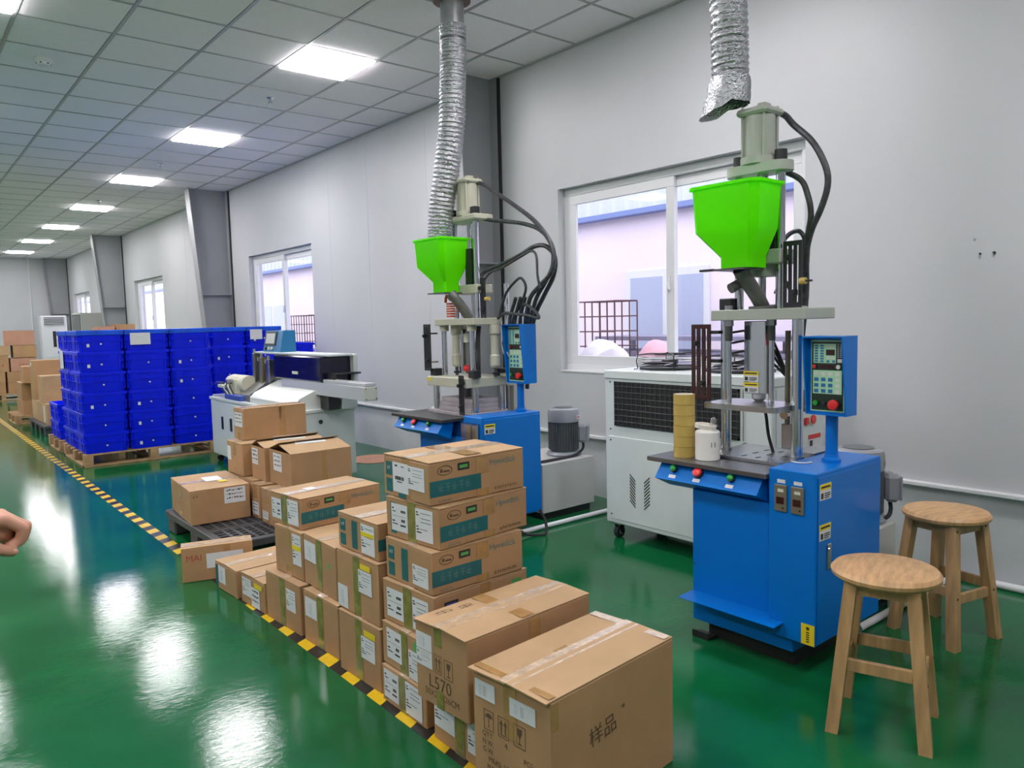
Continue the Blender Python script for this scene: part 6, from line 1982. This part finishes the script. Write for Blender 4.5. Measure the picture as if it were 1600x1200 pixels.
def person():
    bx, by = -4.60, -3.29
    t = thing('person', 'person in dark clothes at the left edge, only the curled hand showing', 'person', (bx, by, 0))
    def P(x, y, z, r):
        return (x - bx, y - by, z, r)
    # left hand, palm down, loosely curled, reaching towards the cartons
    hw = Vector((-4.200, -3.035, 1.026))
    def Hn(x, y, z, r):
        return (hw.x - bx + x, hw.y - by + y, hw.z + z, r)
    b = MB()
    limb(b, [Hn(-0.10, 0, 0, 0.030), Hn(0.0, 0, 0, 0.026), Hn(0.03, 0, 0.0, 0.027)])
    for k, (y, f) in enumerate(((-0.031, 0.98), (-0.010, 1.05), (0.011, 1.0), (0.031, 0.85))):
        r = 0.0118 - 0.0008 * (k == 3) - 0.0003 * k
        limb(b, [Hn(0.005, y * 0.5, 0.0, 0.017), Hn(0.082 * (0.97 + 0.03 * f), y, 0.006 - 0.02 * abs(y), 0.0135)])
        limb(b, [Hn(0.082 * (0.97 + 0.03 * f), y, 0.006, 0.0130), Hn(0.115 * f, y * 1.02, -0.018, r), Hn(0.108 * f, y, -0.043, r * 0.92), Hn(0.086 * f, y * 0.98, -0.052, r * 0.82)])
    limb(b, [Hn(0.012, -0.022, -0.008, 0.018), Hn(0.042, -0.046, -0.030, 0.0145), Hn(0.068, -0.048, -0.050, 0.0125), Hn(0.090, -0.040, -0.061, 0.0105)])
    limb(b, [Hn(0.035, -0.012, -0.012, 0.026), Hn(0.075, 0.0, -0.022, 0.026), Hn(0.07, 0.018, -0.022, 0.024)])
    hand = remeshed(b, 'left_hand', M_SKIN, t, 0.0028, 5, 'loosely curled bare hand')
    nl = MB()
    nl.sphere(Hn(0.094, -0.0475, -0.060, 0)[:3], 1.0, 2, (0.007, 0.0025, 0.006))
    nl.build('thumbnail', mat('fingernail', (0.66, 0.36, 0.27), 0.35), hand)
    # clothed body: torso, sleeves and neck in one surface
    b = MB()
    limb(b, [P(-4.60, -3.29, 0.90, 0.125), P(-4.60, -3.29, 1.05, 0.115), P(-4.59, -3.29, 1.22, 0.125), P(-4.59, -3.29, 1.30, 0.10)])
    limb(b, [P(-4.60, -3.22, 1.20, 0.09), P(-4.60, -3.22, 0.95, 0.095)])
    limb(b, [P(-4.60, -3.36, 1.20, 0.09), P(-4.60, -3.36, 0.95, 0.095)])
    limb(b, [P(-4.59, -3.29, 1.33, 0.07), P(-4.58, -3.13, 1.31, 0.062), P(-4.47, -3.07, 1.06, 0.048), P(-4.285, -3.037, 1.007, 0.038)])
    limb(b, [P(-4.59, -3.29, 1.33, 0.07), P(-4.59, -3.45, 1.31, 0.062), P(-4.62, -3.50, 1.03, 0.047), P(-4.55, -3.48, 0.80, 0.038)])
    limb(b, [P(-4.59, -3.29, 1.33, 0.065), P(-4.58, -3.29, 1.38, 0.055)])
    remeshed(b, 'jacket', M_SLEEVE, t, 0.010, 6, 'dark long-sleeved jacket')
    b = MB()
    for s, dx in ((-1, 0.05), (1, -0.08)):
        y = -3.29 + 0.085 * s
        limb(b, [P(-4.60, y, 0.90, 0.098), P(-4.60 + dx * .4, y, 0.50, 0.068), P(-4.61 + dx, y, 0.09, 0.050)])
    limb(b, [P(-4.60, -3.38, 0.92, 0.09), P(-4.60, -3.20, 0.92, 0.09)])
    remeshed(b, 'trousers', mat('dark_trousers', (0.03, 0.035, 0.05), 0.85), t, 0.010, 5, 'dark trousers')
    for s, dx in ((-1, 0.05), (1, -0.08)):
        b = MB()
        y = -3.29 + 0.09 * s
        limb(b, [P(-4.64 + dx, y, 0.042, 0.042), P(-4.55 + dx, y, 0.04, 0.040), P(-4.46 + dx, y, 0.034, 0.034)])
        remeshed(b, 'shoe', M_RUBBER, t, 0.008, 4)
    # head with face
    b = MB()
    c = Vector((-4.575 - bx, -3.29 - by, 1.515))
    b.sphere(c + Vector((-0.008, 0, 0.022)), 1.0, 3, (0.096, 0.076, 0.092))
    b.sphere(c + Vector((0.018, 0, -0.035)), 1.0, 3, (0.070, 0.060, 0.078))
    limb(b, [(c.x - 0.01, c.y, c.z - 0.06, 0.052), (c.x - 0.012, c.y, c.z - 0.15, 0.054)])
    limb(b, [(c.x + 0.082, c.y, c.z + 0.012, 0.008), (c.x + 0.102, c.y, c.z - 0.022, 0.013)])
    for s in (-1, 1):
        b.sphere(c + Vector((-0.005, s * 0.078, -0.008)), 1.0, 2, (0.018, 0.010, 0.030))
    b.sphere(c + Vector((0.078, 0, -0.058)), 1.0, 2, (0.014, 0.026, 0.008))
    hd = remeshed(b, 'head', M_SKIN, t, 0.006, 3)
    for s in (-1, 1):
        MB().sphere(c + Vector((0.083, s * 0.030, 0.008)), 0.0105, 2).build('eye', M_BLACK, hd)
    MB().sphere(c + Vector((0.0905, 0, -0.058)), 1.0, 2, (0.004, 0.022, 0.004)).build('mouth', mat('lips', (0.30, 0.09, 0.08), 0.5), hd)
    b = MB()
    b.sphere(c + Vector((-0.022, 0, 0.045)), 1.0, 3, (0.100, 0.084, 0.088))
    b.sphere(c + Vector((-0.045, 0, -0.005)), 1.0, 3, (0.070, 0.080, 0.075))
    remeshed(b, 'hair', M_BLACK, t, 0.008, 3)
    # right hand hanging
    b = MB()
    rw = Vector((-4.535 - bx, -3.475 - by, 0.77))
    limb(b, [(rw.x - .01, rw.y, rw.z + 0.05, 0.026), (rw.x, rw.y, rw.z, 0.026), (rw.x + .01, rw.y, rw.z - 0.06, 0.024)])
    for k in range(4):
        xo = -0.025 + 0.019 * k
        limb(b, [(rw.x + xo * .6 + .01, rw.y, rw.z - 0.06, 0.012), (rw.x + xo + .015, rw.y, rw.z - 0.10, 0.0105), (rw.x + xo + .02, rw.y + .012, rw.z - 0.135 - 0.006 * (k in (1, 2)), 0.009)])
    limb(b, [(rw.x + .02, rw.y, rw.z - 0.01, 0.014), (rw.x + .05, rw.y + .01, rw.z - 0.05, 0.011), (rw.x + .055, rw.y + .015, rw.z - 0.08, 0.009)])
    remeshed(b, 'right_hand', M_SKIN, t, 0.0032, 4)
person()
